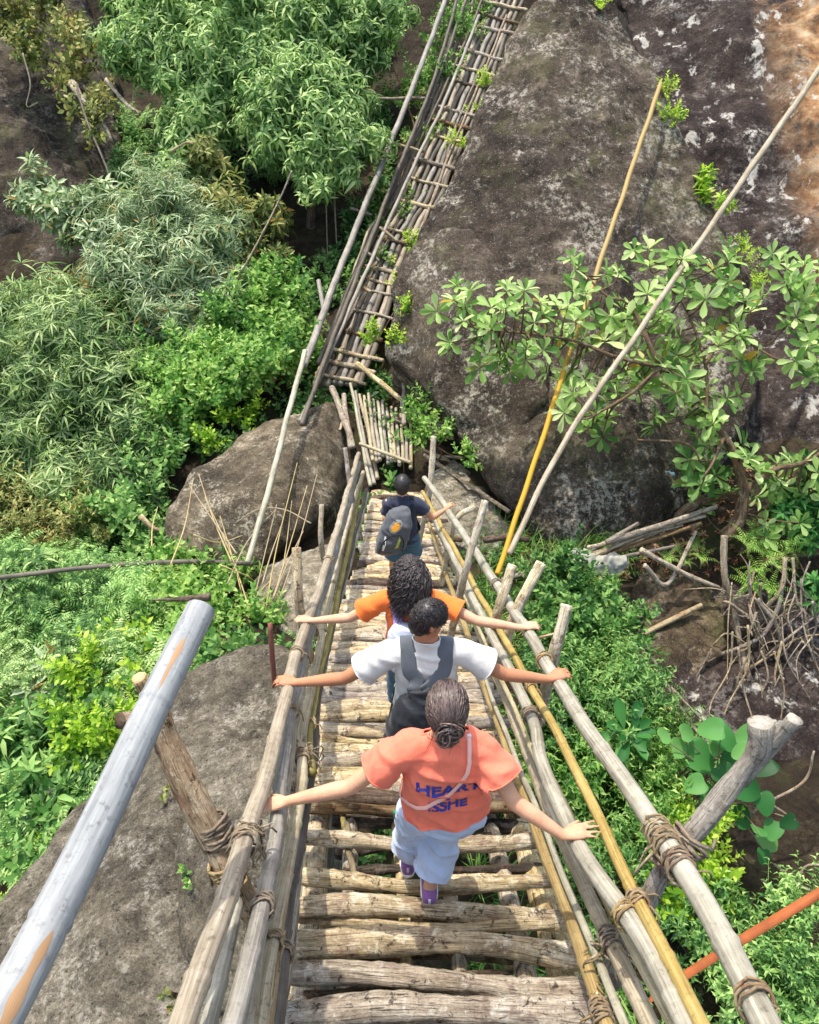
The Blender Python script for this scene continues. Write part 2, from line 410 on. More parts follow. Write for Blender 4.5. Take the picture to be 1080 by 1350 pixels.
# ---------- camera, light ----------
cam=bpy.data.cameras.new('camera'); co=bpy.data.objects.new('camera',cam); COL.objects.link(co)
co.location=tuple(CAM); co.rotation_euler=(PI/2-PITCH,0,0)
cam.sensor_fit='HORIZONTAL'; cam.sensor_width=36; cam.lens=36; cam.clip_start=.02; cam.clip_end=500
SC.camera=co
SUN=nrm([-.20,.22,.95])
sl=bpy.data.lights.new('sun','SUN'); so=bpy.data.objects.new('sun',sl); COL.objects.link(so)
sl.energy=2.5; sl.angle=math.radians(.7); sl.color=(1,.945,.85)
so.location=(-10,5,40); so.rotation_euler=Vector(SUN).to_track_quat('Z','Y').to_euler()
w=bpy.data.worlds.new('World'); SC.world=w; w.use_nodes=True
nt=w.node_tree; bg=nt.nodes['Background']; sky=nt.nodes.new('ShaderNodeTexSky'); sky.sky_type='NISHITA'; sky.sun_disc=False
sky.sun_elevation=math.asin(SUN[2]); sky.sun_rotation=math.atan2(SUN[0],SUN[1]); sky.air_density=1.6; sky.dust_density=3.5; sky.ozone_density=.6
nt.links.new(sky.outputs[0],bg.inputs[0]); bg.inputs[1].default_value=.15
SC.view_settings.view_transform='Standard'; SC.view_settings.look='None'; SC.view_settings.exposure=1.1; SC.view_settings.gamma=1
SC.cycles.max_bounces=6; SC.cycles.transparent_max_bounces=4; SC.cycles.caustics_reflective=False; SC.cycles.caustics_refractive=False

# ---------- terrain ----------
TP=[ # u, v, distance
 # under the left slab and the lower left bank
 (-150,1350,6.8),(100,1340,6.6),(300,1340,6.8),(60,1150,7.8),(-150,1150,8.0),(150,1000,8.9),(0,1000,9.2),(-150,1000,9.2),(300,900,8.8),(400,1000,8.6),
 (450,1200,7.8),(560,1340,7.2),
 (100,860,10.3),(0,860,10.6),(-150,860,10.7),(240,800,10.8),(330,780,10.9),(100,740,12.0),(0,740,12.2),(-200,740,12.3),(230,700,12.0),
 (180,640,12.9),(60,640,13.2),(-150,640,13.3),(300,530,13.9),(150,530,14.6),(30,530,14.8),(-200,530,15),
 (380,480,14.6),(300,420,15.6),(150,420,16.4),(30,420,16.6),(-200,420,16.7),(400,350,16.6),(400,260,18.0),(200,300,18.0),(50,300,17.8),(-200,300,18),
 (100,180,19.6),(300,180,20),(100,50,21.5),(300,40,22.5),(-200,60,21.5),(470,100,21),(470,0,23.5),
 # below the ladder and platform
 (450,620,12.9),(470,500,14.7),(520,380,16),(560,250,17.6),(620,120,19.5),(680,0,22),(560,560,13.6),(600,640,12.4),(560,720,12.0),
 # right gully under the bridge
 (700,1340,7.4),(900,1340,7.5),(1080,1340,7.4),(1250,1340,7.4),(680,1200,8.0),(880,1180,8.3),(1080,1180,8.3),(650,1050,8.7),(800,1000,9.1),(950,1050,8.9),
 (1080,1000,9.7),(1250,1000,9.7),(640,900,9.6),(760,880,9.9),(900,900,10.7),(1000,900,10.9),(1080,880,11.1),(1250,880,11.1),(640,780,10.7),(720,740,10.9),(800,790,10.6),
 (880,780,10.9),(960,740,11.0),(1080,740,11.2),(1250,740,11.3),(800,700,11.3),(900,680,11.7),(1000,660,11.9),(1080,640,12.1),(1250,640,12.2),
 (1000,560,13.0),(1080,500,13.9),(1250,500,14),(900,560,13.2),(760,560,13.6),(700,400,16),(900,300,18.5),(1080,300,17.0),(1250,300,17),(800,100,21.5),(1000,100,20.5),(1250,100,20.5),
]
tp=np.array([P(*q) for q in TP])
far=np.array([[x,34,14.+abs(x)*.1] for x in (-22,-11,0,11,22)]+[[x,27,11.] for x in (-20,-10,0,10,20)]+[[x,-3,4.6] for x in (-9,-4,0,4,9)]+[[x,y,h] for x in (-16,16) for y,h in ((2,4.8),(8,4.6),(14,6),(20,8.5))])
tp=np.vstack([tp,far])
def _tps(pts):
    n=len(pts); X=pts[:,:2]; d=np.linalg.norm(X[:,None]-X[None],axis=2); K=np.where(d>0,d*d*np.log(d+1e-9),0)+np.eye(n)*.35
    A=np.zeros((n+3,n+3)); A[:n,:n]=K; A[:n,n]=1; A[:n,n+1:]=X; A[n,:n]=1; A[n+1:,:n]=X.T
    return X,np.linalg.solve(A,np.concatenate([pts[:,2],[0,0,0]]))
TX,TW=_tps(tp)
def ground_raw(x,y):
    x=np.atleast_1d(x).astype(float).ravel(); y=np.atleast_1d(y).astype(float).ravel()
    out=np.empty(len(x))
    for s in range(0,len(x),20000):
        q=np.stack([x[s:s+20000],y[s:s+20000]],1); d=np.linalg.norm(q[:,None]-TX[None],axis=2)
        out[s:s+20000]=np.where(d>0,d*d*np.log(d+1e-9),0)@TW[:-3]+TW[-3]+q@TW[-2:]
    return out
gx=np.linspace(-18,18,220); gy=np.linspace(-4,36,240)
GX,GY=np.meshgrid(gx,gy); GZ=ground_raw(GX,GY).reshape(GX.shape)
bn=np.array([noise.fractal(Vector((x*.8,y*.8,3)),1.,2.,5) for x,y in zip(GX.ravel(),GY.ravel())]).reshape(GX.shape)
GZ=GZ+.16*bn
def ground(x,y):
    fx=np.clip((np.asarray(x,float)-gx[0])/(gx[1]-gx[0]),0,len(gx)-1.001); fy=np.clip((np.asarray(y,float)-gy[0])/(gy[1]-gy[0]),0,len(gy)-1.001)
    i=fx.astype(int); j=fy.astype(int); a=fx-i; b=fy-j
    return (GZ[j,i]*(1-a)+GZ[j,i+1]*a)*(1-b)+(GZ[j+1,i]*(1-a)+GZ[j+1,i+1]*a)*b
n_=len(gx); i=np.arange(len(gy)-1)[:,None]*n_+np.arange(n_-1)[None]
M['soil']=m_rock('dark_soil',('2b241b','40372a','574a38','33291f'),lichen='6d5f49',lam=.35,moss='3c4a1d',mossam=.5,grain=.8)
put('hillside_ground',np.stack([GX,GY,GZ],-1).reshape(-1,3),np.stack([i,i+1,i+n_+1,i+n_],-1).reshape(-1,4),np.zeros((0,3),int),M['soil'],kind='structure',label='dark earth of the gorge slopes below the bridge',cat='ground')

# ---------- rock ----------
def hull_mb(mb, pts):
    bm=bmesh.new()
    for p in pts: bm.verts.new(tuple(p))
    r=bmesh.ops.convex_hull(bm,input=bm.verts)
    bmesh.ops.delete(bm,geom=list({g for g in r['geom_interior']+r['geom_unused'] if isinstance(g,bmesh.types.BMVert)}),context='VERTS')
    bmesh.ops.triangulate(bm,faces=bm.faces[:]); bmesh.ops.recalc_face_normals(bm,faces=bm.faces[:])
    bm.verts.index_update()
    V=np.array([v.co[:] for v in bm.verts]); T=np.array([[v.index for v in f.verts] for f in bm.faces]); bm.free()
    mb.add(V,None,T)
def rock_mesh(hulls, voxel=.1, it=10, amp=.12, freq=.9, seed=0, fine=.02, crease=0):
    mb=MB()
    for h in hulls: hull_mb(mb,np.asarray(h))
    me=evaluated(mb.mesh('r'),[('REMESH',dict(mode='VOXEL',voxel_size=voxel))])
    V,E=marr(me); V=smooth(V,E,it); setV(me,V); N=normals(me)
    d=np.empty(len(V)); o=Vector((seed*7.3,seed*3.1,seed))
    for k,p in enumerate(V):
        q=Vector(p)+o
        d[k]=amp*noise.fractal(q*freq,1.,2.1,4)+fine*noise.fractal(q*5.5,.9,2.1,4)
        if crease: d[k]-=crease*max(0,.12-abs(noise.noise(q*.45)))*8
    setV(me,V+N*d[:,None])
    me.polygons.foreach_set('use_smooth',np.ones(len(me.polygons),bool))
    return me
def rock(name, hulls, mat, label=None, cat='rock', kind=None, **k):
    me=rock_mesh(hulls,**k); V,E=marr(me); mn,mx=V.min(0),V.max(0)
    off=np.array([(mn[0]+mx[0])/2,(mn[1]+mx[1])/2,mn[2]]); setV(me,V-off)
    return put_mesh(name,me,off,mat,None,label,cat,None,kind)
def rust(t,c):   # ochre wash on the right part of the cliff
    g=t.n('ShaderNodeNewGeometry'); sx=t.n('ShaderNodeSeparateXYZ'); t.l(g.outputs['Position'],sx.inputs[0])
    mr=t.n('ShaderNodeMapRange'); t.l(sx.outputs['X'],mr.inputs['Value']); mr.inputs['From Min'].default_value=6.7; mr.inputs['From Max'].default_value=7.7
    o=t.coord('pos',(1.1,1.1,.3)); a=t.noise(o,1.3,7,.7,.5)
    f=t.mix(1.0,mr.outputs['Result'],t.ramp(a,[(.36,0),(.54,1)]),'MULTIPLY')
    b=t.noise(t.coord('pos',(1.5,1.5,.35)),2.2,6,.7)
    c=t.mix(f,c,t.ramp(b,[(.34,'80583a'),(.45,'b3865a'),(.56,'cba67c'),(.68,'dec8aa')]))
    st=t.noise(t.coord('pos',(2.6,2.6,.12)),1.0,6,.7,.2)
    return t.mix(t.ramp(st,[(.57,0),(.63,.8)]),c,'d8d2c6')
M['rock_big']=m_rock('boulder_rock',('352e28','574c42','776a5a','433931'),lichen='c9c1b0',lam=.7,moss='59602e',mossam=.3)
M['rock_cliff']=m_rock('cliff_rock',('2b2422','473c37','5f5249','362c29'),lichen='c2bab0',lam=.3,streak=rust)
M['rock_dark']=m_rock('shaded_cliff_rock',('2c2723','4a4139','655a4c','38312b'),lichen='a39a8c',lam=.5,moss='48551f',mossam=.4)
M['rock_grey']=m_rock('boulder_lichen',('423b31','6a5f4e','8c7f69','554b3e'),lichen='c6bda8',lam=.7,scale=1.5)
M['rock_slab']=m_rock('slab_rock',('4d473d','706859','8c8474','5f584c'),lichen='cfc9bb',lam=.4,scale=1.9,grain=1.3)
M['rock_pale']=m_rock('pale_rock',('6a6252','968c78','b1a791','7f7564'),lichen='dad3c2',lam=.6,scale=1.8)

def back(pts, d): return [np.asarray(p)+np.asarray(d) for p in pts]
# the huge triangular boulder: a steep face
def bz(v,k=0): return 11.15+(720-v)/720*2.75+k
f=[P(512,468,12.9),P(520,380,13.1),P(560,310,13.2),P(592,268,13.2),P(640,130,13.7),P(682,30,14.0),P(712,-12,14.1),P(760,-30,14.2),P(815,2,14.1),P(868,112,13.7),P(928,236,13.3),P(985,368,12.9),P(1003,470,12.5),P(985,560,12.0),
   P(930,650,11.6),P(880,688,11.5),P(760,722,11.1),P(705,702,11.2),P(650,625,11.6),P(585,540,12.4)]
m_=[P(735,60,13.55),P(690,160,13.15),P(640,290,12.75),P(800,250,12.9),P(720,330,12.45),P(690,480,11.75),P(760,600,11.25),P(860,560,11.7),P(905,400,12.5)]
rock('boulder',[f+m_+back(f,(.9,2.6,-1.6))+[P(720,660,12.0)+np.array([0,1,-1.5])]],M['rock_big'],'huge dark triangular boulder right of the bridge with pale lichen patches','boulder',voxel=.075,it=6,amp=.13,freq=.9,seed=1,fine=.035)
# lower shoulder of it, behind the platform
f=[P(505,470,12.7),P(515,400,12.75),P(570,300,12.8),P(622,300,12.6),P(690,390,11.95),P(722,460,11.6),P(726,530,11.4),P(660,600,11.6),P(560,520,12.5)]
rock('boulder',[f+[P(615,420,11.9)]+back(f,(.3,1.2,-1.6))],M['rock_big'],'lower lichen-spotted boulder leaning on the huge triangular one behind the platform','boulder',voxel=.07,it=5,amp=.1,freq=1.2,seed=2)
# right cliff
f=[P(790,-60,17.5),P(840,0,17.2),P(880,90,16.6),P(945,230,15.6),P(1005,370,14.6),P(1015,470,14.0),P(1005,560,13.4),P(1090,-60,16.4),P(1090,200,14.8),P(1090,420,13.8),P(1090,600,13.0),P(1350,-60,16),P(1350,300,14.3),P(1350,600,12.8),P(960,80,16.1),P(1040,330,14.3)]
rock('cliff',[f+back(f,(1,6,-1))+back(f[:3],(1,5,3))+back(f[-5:],(0,4,2))],M['rock_cliff'],'dark cliff face with white streaks and an ochre stained flank','cliff','structure',voxel=.10,it=5,amp=.22,freq=.7,seed=3,crease=.05,fine=.03)
# left cliff behind the trees
f=[P(-80,420,17.2),P(60,395,17.2),P(125,330,17.6),P(170,230,19.0),P(150,120,20.0),P(120,20,21.0),P(100,-40,21.4),P(-120,-40,20.5),P(-120,200,18.2),P(20,200,18.0)]
rock('cliff',[f+back(f,(-1,5,-2))],M['rock_dark'],'shaded brown cliff at the upper left behind hanging vines','cliff','structure',voxel=.11,it=6,amp=.32,freq=.6,seed=4,fine=.05,crease=.05)
f=[P(350,-40,23.2),P(440,-40,23),P(430,70,21.6),P(350,90,21.6),P(380,40,22)]
rock('cliff',[f+back(f,(0,4,-3))],M['rock_dark'],'small grey brown rock face between the two leafy crowns at the top','rock face','structure',voxel=.11,it=6,amp=.25,freq=.7,seed=5)
f=[P(330,330,18.2),P(440,310,18.4),P(440,230,19.4),P(330,250,19.4),P(390,380,17.4)]
rock('boulder',[f+back(f,(0,3,-2))],M['rock_dark'],'dark boulder in the shaded hollow under the drooping tree','boulder',voxel=.1,it=6,amp=.2,freq=.8,seed=6)
f=[P(455,200,20),P(540,180,20),P(540,60,22),P(470,60,22.3),P(600,40,22)]
rock('boulder',[f+back(f,(0,3,-2))],M['rock_dark'],'dark boulder behind the handrails of the upper walkway','boulder',voxel=.1,it=6,amp=.25,freq=.8,seed=7)
# boulder left of the platform
f=[P(212,748,11.2),P(218,680,11.6),P(254,620,12.1),P(316,574,12.6),P(380,544,13.0),P(440,526,13.3),P(455,560,13.4),P(450,620,12.6),P(430,670,11.9),P(392,700,11.4),P(345,742,11.2),P(300,752,11.2)]
rock('boulder',[f+[P(300,660,11.15),P(380,610,11.7)]+back(f,(.2,1.2,-1.8))],M['rock_grey'],'rounded boulder with dark right flank and grey lichen left of the platform','boulder',voxel=.06,it=9,amp=.1,freq=1.3,seed=8)
f=[P(318,830,10.4),P(325,775,10.7),P(355,738,11.0),P(400,722,11.1),P(450,715,11.0),P(450,800,10.1),P(400,850,9.6),P(350,850,9.8)]
rock('boulder',[f+[P(390,780,10.1)]+back(f,(.1,.6,-1.8))],M['rock_pale'],'pale rock beside the left railing below the dark rounded boulder','boulder',voxel=.06,it=8,amp=.07,freq=1.6,seed=9)
# the long slab on the left
f=[P(-120,1330,6.2),P(-30,1240,6.6),P(75,1110,7.3),P(170,980,8.0),P(245,890,8.6),P(300,848,8.9),P(370,846,8.8),P(420,880,8.3),P(430,1000,7.6),P(400,1150,6.8),P(380,1400,5.7),P(250,1480,5.2),P(0,1480,5.3),P(-120,1450,5.5)]
m_=[P(300,900,8.2),P(250,1050,7.1),P(150,1200,6.2),P(100,1350,5.6),P(330,1100,6.8)]
rock('rock_slab',[f+m_+back(f,(.1,.3,-2.2))],M['rock_slab'],'long grey-brown rock slab sloping beneath the left railing','rock',voxel=.05,it=7,amp=.09,freq=1.1,seed=10,fine=.018,crease=.03)
f=[P(232,1120,6.5),P(252,1045,6.8),P(300,985,7.1),P(380,960,7.2),P(430,1000,7.0),P(430,1150,6.3),P(400,1300,5.7),P(280,1340,5.6),P(238,1240,6.0)]
rock('rock_slab',[f+[P(320,1120,6.1)]+back(f,(.1,.3,-1.4))],M['rock_slab'],'smaller rock slab beside the cleft under the left railing','rock',voxel=.045,it=6,amp=.07,freq=1.4,seed=11,fine=.02)
# (side wall)
f=[P(950,470,13.6),P(1010,440,13.7),P(1100,420,13.5),P(1250,420,15),P(1250,640,12.9),P(1090,630,12.9),P(1010,640,12.6),P(960,620,12.8),P(930,560,12.7),P(1060,520,12.9)]
rock('boulder',[f+back(f,(.3,1.2,-2))],M['rock_cliff'],'dark shaded rock wall at the right edge behind the big-leaved tree','rock face','structure',voxel=.08,it=6,amp=.2,freq=1.0,seed=14,fine=.04)
M['rock_dirt']=m_rock('dirt_bank_rock',('463a2d','6c5c48','8f7d64','57493a'),lichen='b5a88f',lam=.5,scale=1.4,moss='56602a',mossam=.3)
f=[P(800,770,10.9),P(880,740,11.1),P(960,760,11.0),P(960,850,10.5),P(900,910,10.1),P(830,900,10.1),P(790,850,10.4)]
rock('boulder',[f+back(f,(.1,.5,-1.5))],M['rock_dirt'],'low earthy brown rock littered with leaves below the branch bundle','rock',voxel=.06,it=5,amp=.14,freq=1.5,seed=15,fine=.04)
# dark ledge under the roots
f=[P(840,800,11.0),P(900,740,11.3),P(1000,735,11.4),P(1120,745,11.4),P(1250,800,11.2),P(1250,1010,9.9),P(1090,1010,9.7),P(960,1000,9.6),P(870,960,9.9),P(835,880,10.4)]
rock('boulder',[f+back(f,(.2,.8,-2))],M['rock_cliff'],'dark wet ledge of rock behind the tangle of hanging roots','boulder',voxel=.07,it=6,amp=.15,freq=1.2,seed=12,fine=.04)
f=[P(560,640,12.3),P(600,600,12.8),P(640,640,12.2),P(680,700,11.4),P(640,740,10.9),P(570,700,11.3)]
rock('boulder',[f+back(f,(0,.5,-1.2))],M['rock_pale'],'pale rocks beside the far end of the deck','boulder',voxel=.05,it=6,amp=.1,freq=1.8,seed=13)
# ---------- the stepped log footbridge ----------
BR=empty('footbridge',[.0,4.0,float(prof(4.0))],'long log and bamboo footbridge the four people walk down','footbridge')
def edgeL(v): return np.interp(v,[655,750,850,950,1050,1165,1250,1350],[490,474,425,412,403,393,388,370])
def edgeR(v): return np.interp(v,[655,750,850,950,1050,1165,1250,1350],[560,590,620,660,695,732,765,790])
# treads
vs=[(1336,1334,.064),(1284,1303,.052),(1237,1258,.058),(1197,1207,.050),(1160,1166,.046),(1108,1112,.044)]
def tread(vl,vr,r,jl=0,jr=0,dh=0,mat='log'):
    a=deckpt(edgeL(vl)-2+jl,vl,-r+dh); b=deckpt(edgeR(vr)+2+jr,vr,-r+dh)
    mb=MB(); log(mb,a,b,r*random.uniform(.85,1.1),r*random.uniform(.8,1.0),seg=16,rough=.11,bend=.016,step=.025); mb.build('tread',M[mat],BR)
for vl,vr,r in vs: tread(vl,vr,r,random.uniform(-4,8),random.uniform(-2,10),random.uniform(-.01,.01))
tread(1212,1224,.028,0,-30,-.05)
y0=deckpt(560,1080)[1]; y=y0
while y<9.85:
    p=np.array([0,y,prof(y)]); v=proj(p)[1]
    r=random.uniform(.038,.060)
    if v<1080:
        tl=random.uniform(-5,5)*min(1,(v-600)/300)
        tread(v+tl,v-tl,r,random.uniform(-8,10)*min(1,(v-600)/300),random.uniform(-8,8)*min(1,(v-600)/300),random.uniform(-.035,.015),random.choice(['log']*6+['branch','trunk']))
    y+=r*2*random.uniform(1.05,1.42)/1.12
y=1.0
while y>-2.0:      # steps under the viewer, out of frame
    if y<.9:
        mb=MB(); z=prof(y); log(mb,[-.45,y,z-.07],[.75,y+.03,z-.07],.065,seg=10); mb.build('tread',M['log'],BR)
    y-=.3
# under layer of crosswise pieces and stringers
for k in range(34):
    y=1.0+k*.24+random.uniform(-.04,.04); z=prof(y)-.2
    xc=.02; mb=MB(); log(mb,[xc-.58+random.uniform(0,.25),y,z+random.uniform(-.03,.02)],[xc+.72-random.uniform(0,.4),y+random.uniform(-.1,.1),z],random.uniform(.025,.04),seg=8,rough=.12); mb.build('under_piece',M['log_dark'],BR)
for a,b,r in [(.06,.06,.07),(.2,.22,.045),(.4,.36,.03),(.58,.62,.035),(.8,.78,.05),(.93,.93,.075)]:
    pts=[]
    for v in (1345,1200,1080,950,850,750,665):
        pts.append(deckpt(edgeL(v)*(1-a)+edgeR(v)*a,v,-.17-r))
    pts.append(np.array(pts[0])*2-np.array(pts[1]))
    pts=[pts[-1]]+pts[:-1]
    mb=MB(); p=spline(pts,step=.06); tube(mb,p,r,10,rough=.06); mb.build('stringer',M['log'],BR)
for u,v in ((470,1130),(455,1060)):
    mb=MB(); log(mb,deckpt(u,v+40,-.12),deckpt(u-15,v-45,-.12),.017,seg=8); mb.build('stringer',M['bamboo_green'],BR)
# railing poles
RAILS={}
def rail(key,pix,dh,r,mat,r1=None,kind='handrail',gap=.36,**k):
    pts=[deckpt(u,v,dh if np.isscalar(dh) else np.interp(v,dh[0],dh[1])) for u,v in pix]
    r*=.92; r1=r*.9 if r1 is None else r1*.92
    mb=MB(); bamboo(mb,pts,r,r1,gap=gap,wob=.003,**k); RAILS[key]=np.array(spline(pts,n=200)); return mb.build(kind,M[mat],BR)
rail('L1',[(228,1385),(330,1090),(365,965),(395,850),(432,740),(473,598)],.85,.040,'bamboo',.034)
rail('L2',[(298,1385),(345,1200),(364,1080),(385,935),(405,850),(442,730),(474,610)],.72,.034,'bamboo_grey',.03)
rail('L3',[(338,1385),(366,1200),(396,1050),(401,960),(416,880),(451,720),(479,622)],.52,.031,'bamboo',.028)
rail('L3b',[(410,1020),(408,960),(424,880),(458,730),(476,640)],.45,.026,'bamboo_green',.024)
rail('L4',[(360,1385),(381,1200),(397,1100),(415,985),(424,890),(462,730),(484,645)],.32,.029,'bamboo_dark',.025)
rail('L5',[(268,1390),(290,1290),(312,1190)],.62,.03,'bamboo_grey',.027)
rail('L6',[(360,1345),(385,1190)],.1,.05,'branch',.04,bump=0.02)
rail('R1',[(808,1385),(772,1270),(722,1130),(680,1020),(640,905),(600,790),(566,690)],.22,.031,'bamboo_gold',.024)
rail('R2',[(872,1385),(800,1230),(740,1105),(690,980),(650,880),(598,745),(561,660)],.38,.034,'bamboo',.028)
rail('R2b',[(812,1210),(765,1110),(720,1010),(680,900)],.42,.026,'bamboo_green',.022)
rail('R3',[(925,1390),(842,1232),(762,1115),(716,1005),(694,930),(630,800),(566,670)],.71,.037,'bamboo_grey',.028,gap=.42)
rail('R4',[(945,1385),(850,1205),(790,1082),(745,985),(700,905),(636,790),(572,675),(557,648)],.75,.025,'bamboo_gold',.023)
rail('R5',[(1032,1385),(880,1115),(735,900),(697,835),(640,748),(590,672),(560,630)],.95,.040,'bamboo_grey',.034,gap=.6)
rail('L7',[(322,1385),(352,1190),(376,1070),(392,945),(410,850)],.60,.019,'bamboo',.016,kind='side_pole')
rail('L8',[(350,1385),(372,1210),(388,1090),(406,960),(420,860),(452,735)],.42,.018,'bamboo_gold',.015,kind='side_pole')
rail('L9',[(372,1330),(390,1180),(405,1060),(418,950),(434,850),(466,728),(486,650)],.2,.02,'bamboo_grey',.017,kind='side_pole')
rail('R7',[(838,1385),(782,1250),(728,1115),(684,1010),(640,895)],.3,.018,'bamboo_grey',.015,kind='side_pole')
rail('R8',[(902,1385),(818,1220),(752,1100),(706,1000),(668,910),(610,780)],.55,.018,'bamboo',.015,kind='side_pole')
# rope lashings on the rails
def lash_at(key,u,v,r,turns=4,wid=.05,n='lashing'):
    R=RAILS[key]; q=np.array([proj(p)[:2] for p in R]); k=int(np.argmin(((q-[u,v])**2).sum(1))); k=min(max(k,1),len(R)-2)
    mb=MB(); lash(mb,R[k],R[k+1]-R[k-1],r*1.12,turns,.005,wid); mb.build(n,M['rope'],BR); return R[k]
lash_at('L1',318,1105,.042,6,.09); lash_at('L2',344,1195,.036,5); lash_at('L3',352,1240,.033,5); lash_at('L4',372,1260,.031,4)
lash_at('L2',384,940,.034,3); lash_at('L3',402,1000,.033,6,.1); lash_at('L1',430,740,.036,3); lash_at('L3',440,770,.03,3); lash_at('L2',412,830,.033,3)
lash_at('L1',392,860,.038,3); lash_at('L3b',410,955,.03,4,.06)
lash_at('R1',798,1340,.033,9,.10); lash_at('R2',808,1245,.036,6,.10); lash_at('R3',828,1205,.038,4); lash_at('R4',838,1190,.028,5,.06); lash_at('R5',870,1105,.042,9,.16)
lash_at('R5',892,1140,.042,5,.08); lash_at('R5',716,872,.041,3); lash_at('R5',655,772,.038,3); lash_at('R3',700,945,.036,5,.09); lash_at('R4',700,905,.027,4); lash_at('R2',655,885,.034,3); lash_at('R5',1000,1320,.042,3)
# shaggy fibres hanging from the two big knots
for (u,v,key) in ((800,1320,'R1'),(806,1250,'R2'),(880,1112,'R5'),(322,1100,'L1'),(402,990,'L3')):
    R=RAILS[key]; q=np.array([proj(p)[:2] for p in R]); k=int(np.argmin(((q-[u,v])**2).sum(1))); mb=MB()
    for _ in range(16):
        d=nrm(rng.standard_normal(3)); p0=R[k]+d*.045; e=p0+d*random.uniform(.02,.07)+np.array([0,0,-random.uniform(.02,.13)])
        tube(mb,spline([p0,(p0+e)/2+rng.standard_normal(3)*.02,e],n=6),[.006,.003],4)
    mb.build('rope_end',M['rope'],BR)
# posts
def post(pts,r,mat='branch',name='post',rough=.09,seg=14,parent=None,**k):
    mb=MB(); p=spline(pts,step=.03); tube(mb,p,r,seg,rough=rough); return mb.build(name,M[mat],BR if parent is None else parent,**k)
# left leaning post below the big pole
zl=3.35
post([P(205,935,3.25),P(222,985,3.28),P(258,1060,3.32),P(290,1120,3.36),P(315,1175,3.4),P(352,1235,3.6),P(372,1290,3.95)],[.055,.062,.056,.055,.05,.05,.055],'peeled')
post([P(218,968,3.28),P(195,952,3.22),P(158,950,3.12)],[.05,.04,.033],'peeled')
post([P(212,955,3.26),P(196,918,3.2),P(183,893,3.14)],[.045,.035,.03],'peeled')
for (u,v,r) in ((285,1095,.064),(300,1150,.06)):
    mb=MB(); lash(mb,P(u,v,3.35),P(315,1175,3.4)-P(258,1060,3.32),r,6,.008,.12); mb.build('lashing',M['rope'],BR)
# right forked post
R5z=proj(deckpt(880,1115,.95))[2]+.07
post([P(1012,975,R5z-.12),P(975,1020,R5z-.05),P(930,1080,R5z),P(880,1140,R5z+.04),P(850,1195,R5z+.12),P(822,1240,R5z+.3),P(805,1290,R5z+.65)],[.03,.037,.036,.037,.038,.042,.05],'pale_wood')
post([P(985,1010,R5z-.05),P(1003,985,R5z-.1),P(1003,952,R5z-.14)],[.036,.043,.038],'pale_wood')
post([P(975,1030,R5z-.03),P(1012,990,R5z-.1),P(1048,948,R5z-.2)],[.027,.026,.027],'pale_wood')
mb=MB(); lash(mb,P(895,1125,R5z),P(930,1080,R5z)-P(880,1140,R5z),.065,9,.008,.16,.2); mb.build('lashing',M['rope'],BR)
# smaller posts on the right
def rz(u,v,dh): return proj(deckpt(u,v,dh))[2]
for top,bot,r,dh in (((748,798),(728,872),.036,.93),((714,742),(676,818),.037,.9),((676,745),(655,812),.034,.88),((640,660),(612,760),.03,.9),((626,668),(600,690),.028,.9),((572,575),(566,650),.035,.8)):
    zt=rz(*bot,dh)+.05
    b=P(bot[0],bot[1],zt); c=P(bot[0]-18,bot[1]+80,zt+.6)
    post([P(*top,zt-.05),b,c],[r*.95,r,r*1.1],'pale_wood')
# tie stick on rail with fibre
mb=MB(); zt=rz(728,835,.95); tube(mb,spline([P(704,842,zt),P(730,836,zt),P(748,828,zt-.05)],n=8),[.01,.009,.006],6); mb.build('tie',M['rope'],BR)
# left posts
for top,bot,r,dh in (((391,722),(395,800),.035,.9),((424,665),(424,720),.025,.85),((455,590),(462,640),.03,.8),((372,1000),(378,1040),.03,.5)):
    zt=rz(*bot,dh)
    post([P(*top,zt-.05),P(*bot,zt),P(bot[0]+14,bot[1]+70,zt+.5)],[r*.9,r,r])
mb=MB(); zt=rz(357,880,.85); tube(mb,spline([P(356,822,zt-.05),P(358,850,zt),P(362,905,zt+.15)],n=12),[.014,.016,.016],8,rough=.03)
M['rust_rod']=m_bamboo('reddish_stick','8c4a30','5e2c1d','a8664a',.3)
mb.build('peg',M['rust_rod'],BR)
# stub knot on the inner left rails
post([P(372,978,rz(375,1000,.55)),P(380,1010,rz(378,1010,.5)),P(386,1060,rz(386,1060,.42)),P(395,1120,rz(395,1120,.1))],[.03,.05,.04,.035])

# ---------- platform of bamboo slats at the end of the deck ----------
PF=empty('platform',P(495,610,12.6),'small platform of upright bamboo slats at the foot of the bridge','platform')
for k in range(14):
    t=k/13; ub=476+t*66; ut=462+t*78; vt=510+t*38+random.uniform(-5,5); vb=596+t*20+random.uniform(-7,7)
    if k<3: vb+=50-k*10; ub+=12
    mb=MB(); bamboo(mb,[P(ub,vb,12.55),P((ub+ut)/2+random.uniform(-1,1),(vb+vt)/2,13.15),P(ut,vt,13.75)],.031,.026,gap=.4,seg=9,step=.03); mb.build('slat',M[random.choice(['bamboo','bamboo_grey','bamboo_grey'])],PF)
mb=MB(); bamboo(mb,[P(474,585,12.62),P(542,610,12.45)],.028,seg=9,step=.03); mb.build('crossbar',M['bamboo'],PF)
mb=MB(); bamboo(mb,[P(470,535,13.6),P(536,560,13.3)],.026,seg=9,step=.03); mb.build('crossbar',M['bamboo_dark'],PF)
mb=MB(); log(mb,P(470,480,13.7),P(531,527,13.35),.045,.04); mb.build('edge_log',M['branch'],PF)
for a,b,r in (((532,505),(533,560),.04),((453,520),(462,590),.045),((457,548),(447,568),.02),((438,510),(466,590),.05)):
    mb=MB(); log(mb,P(*a,13.4),P(*b,12.9),r); mb.build('post',M['branch'],PF)
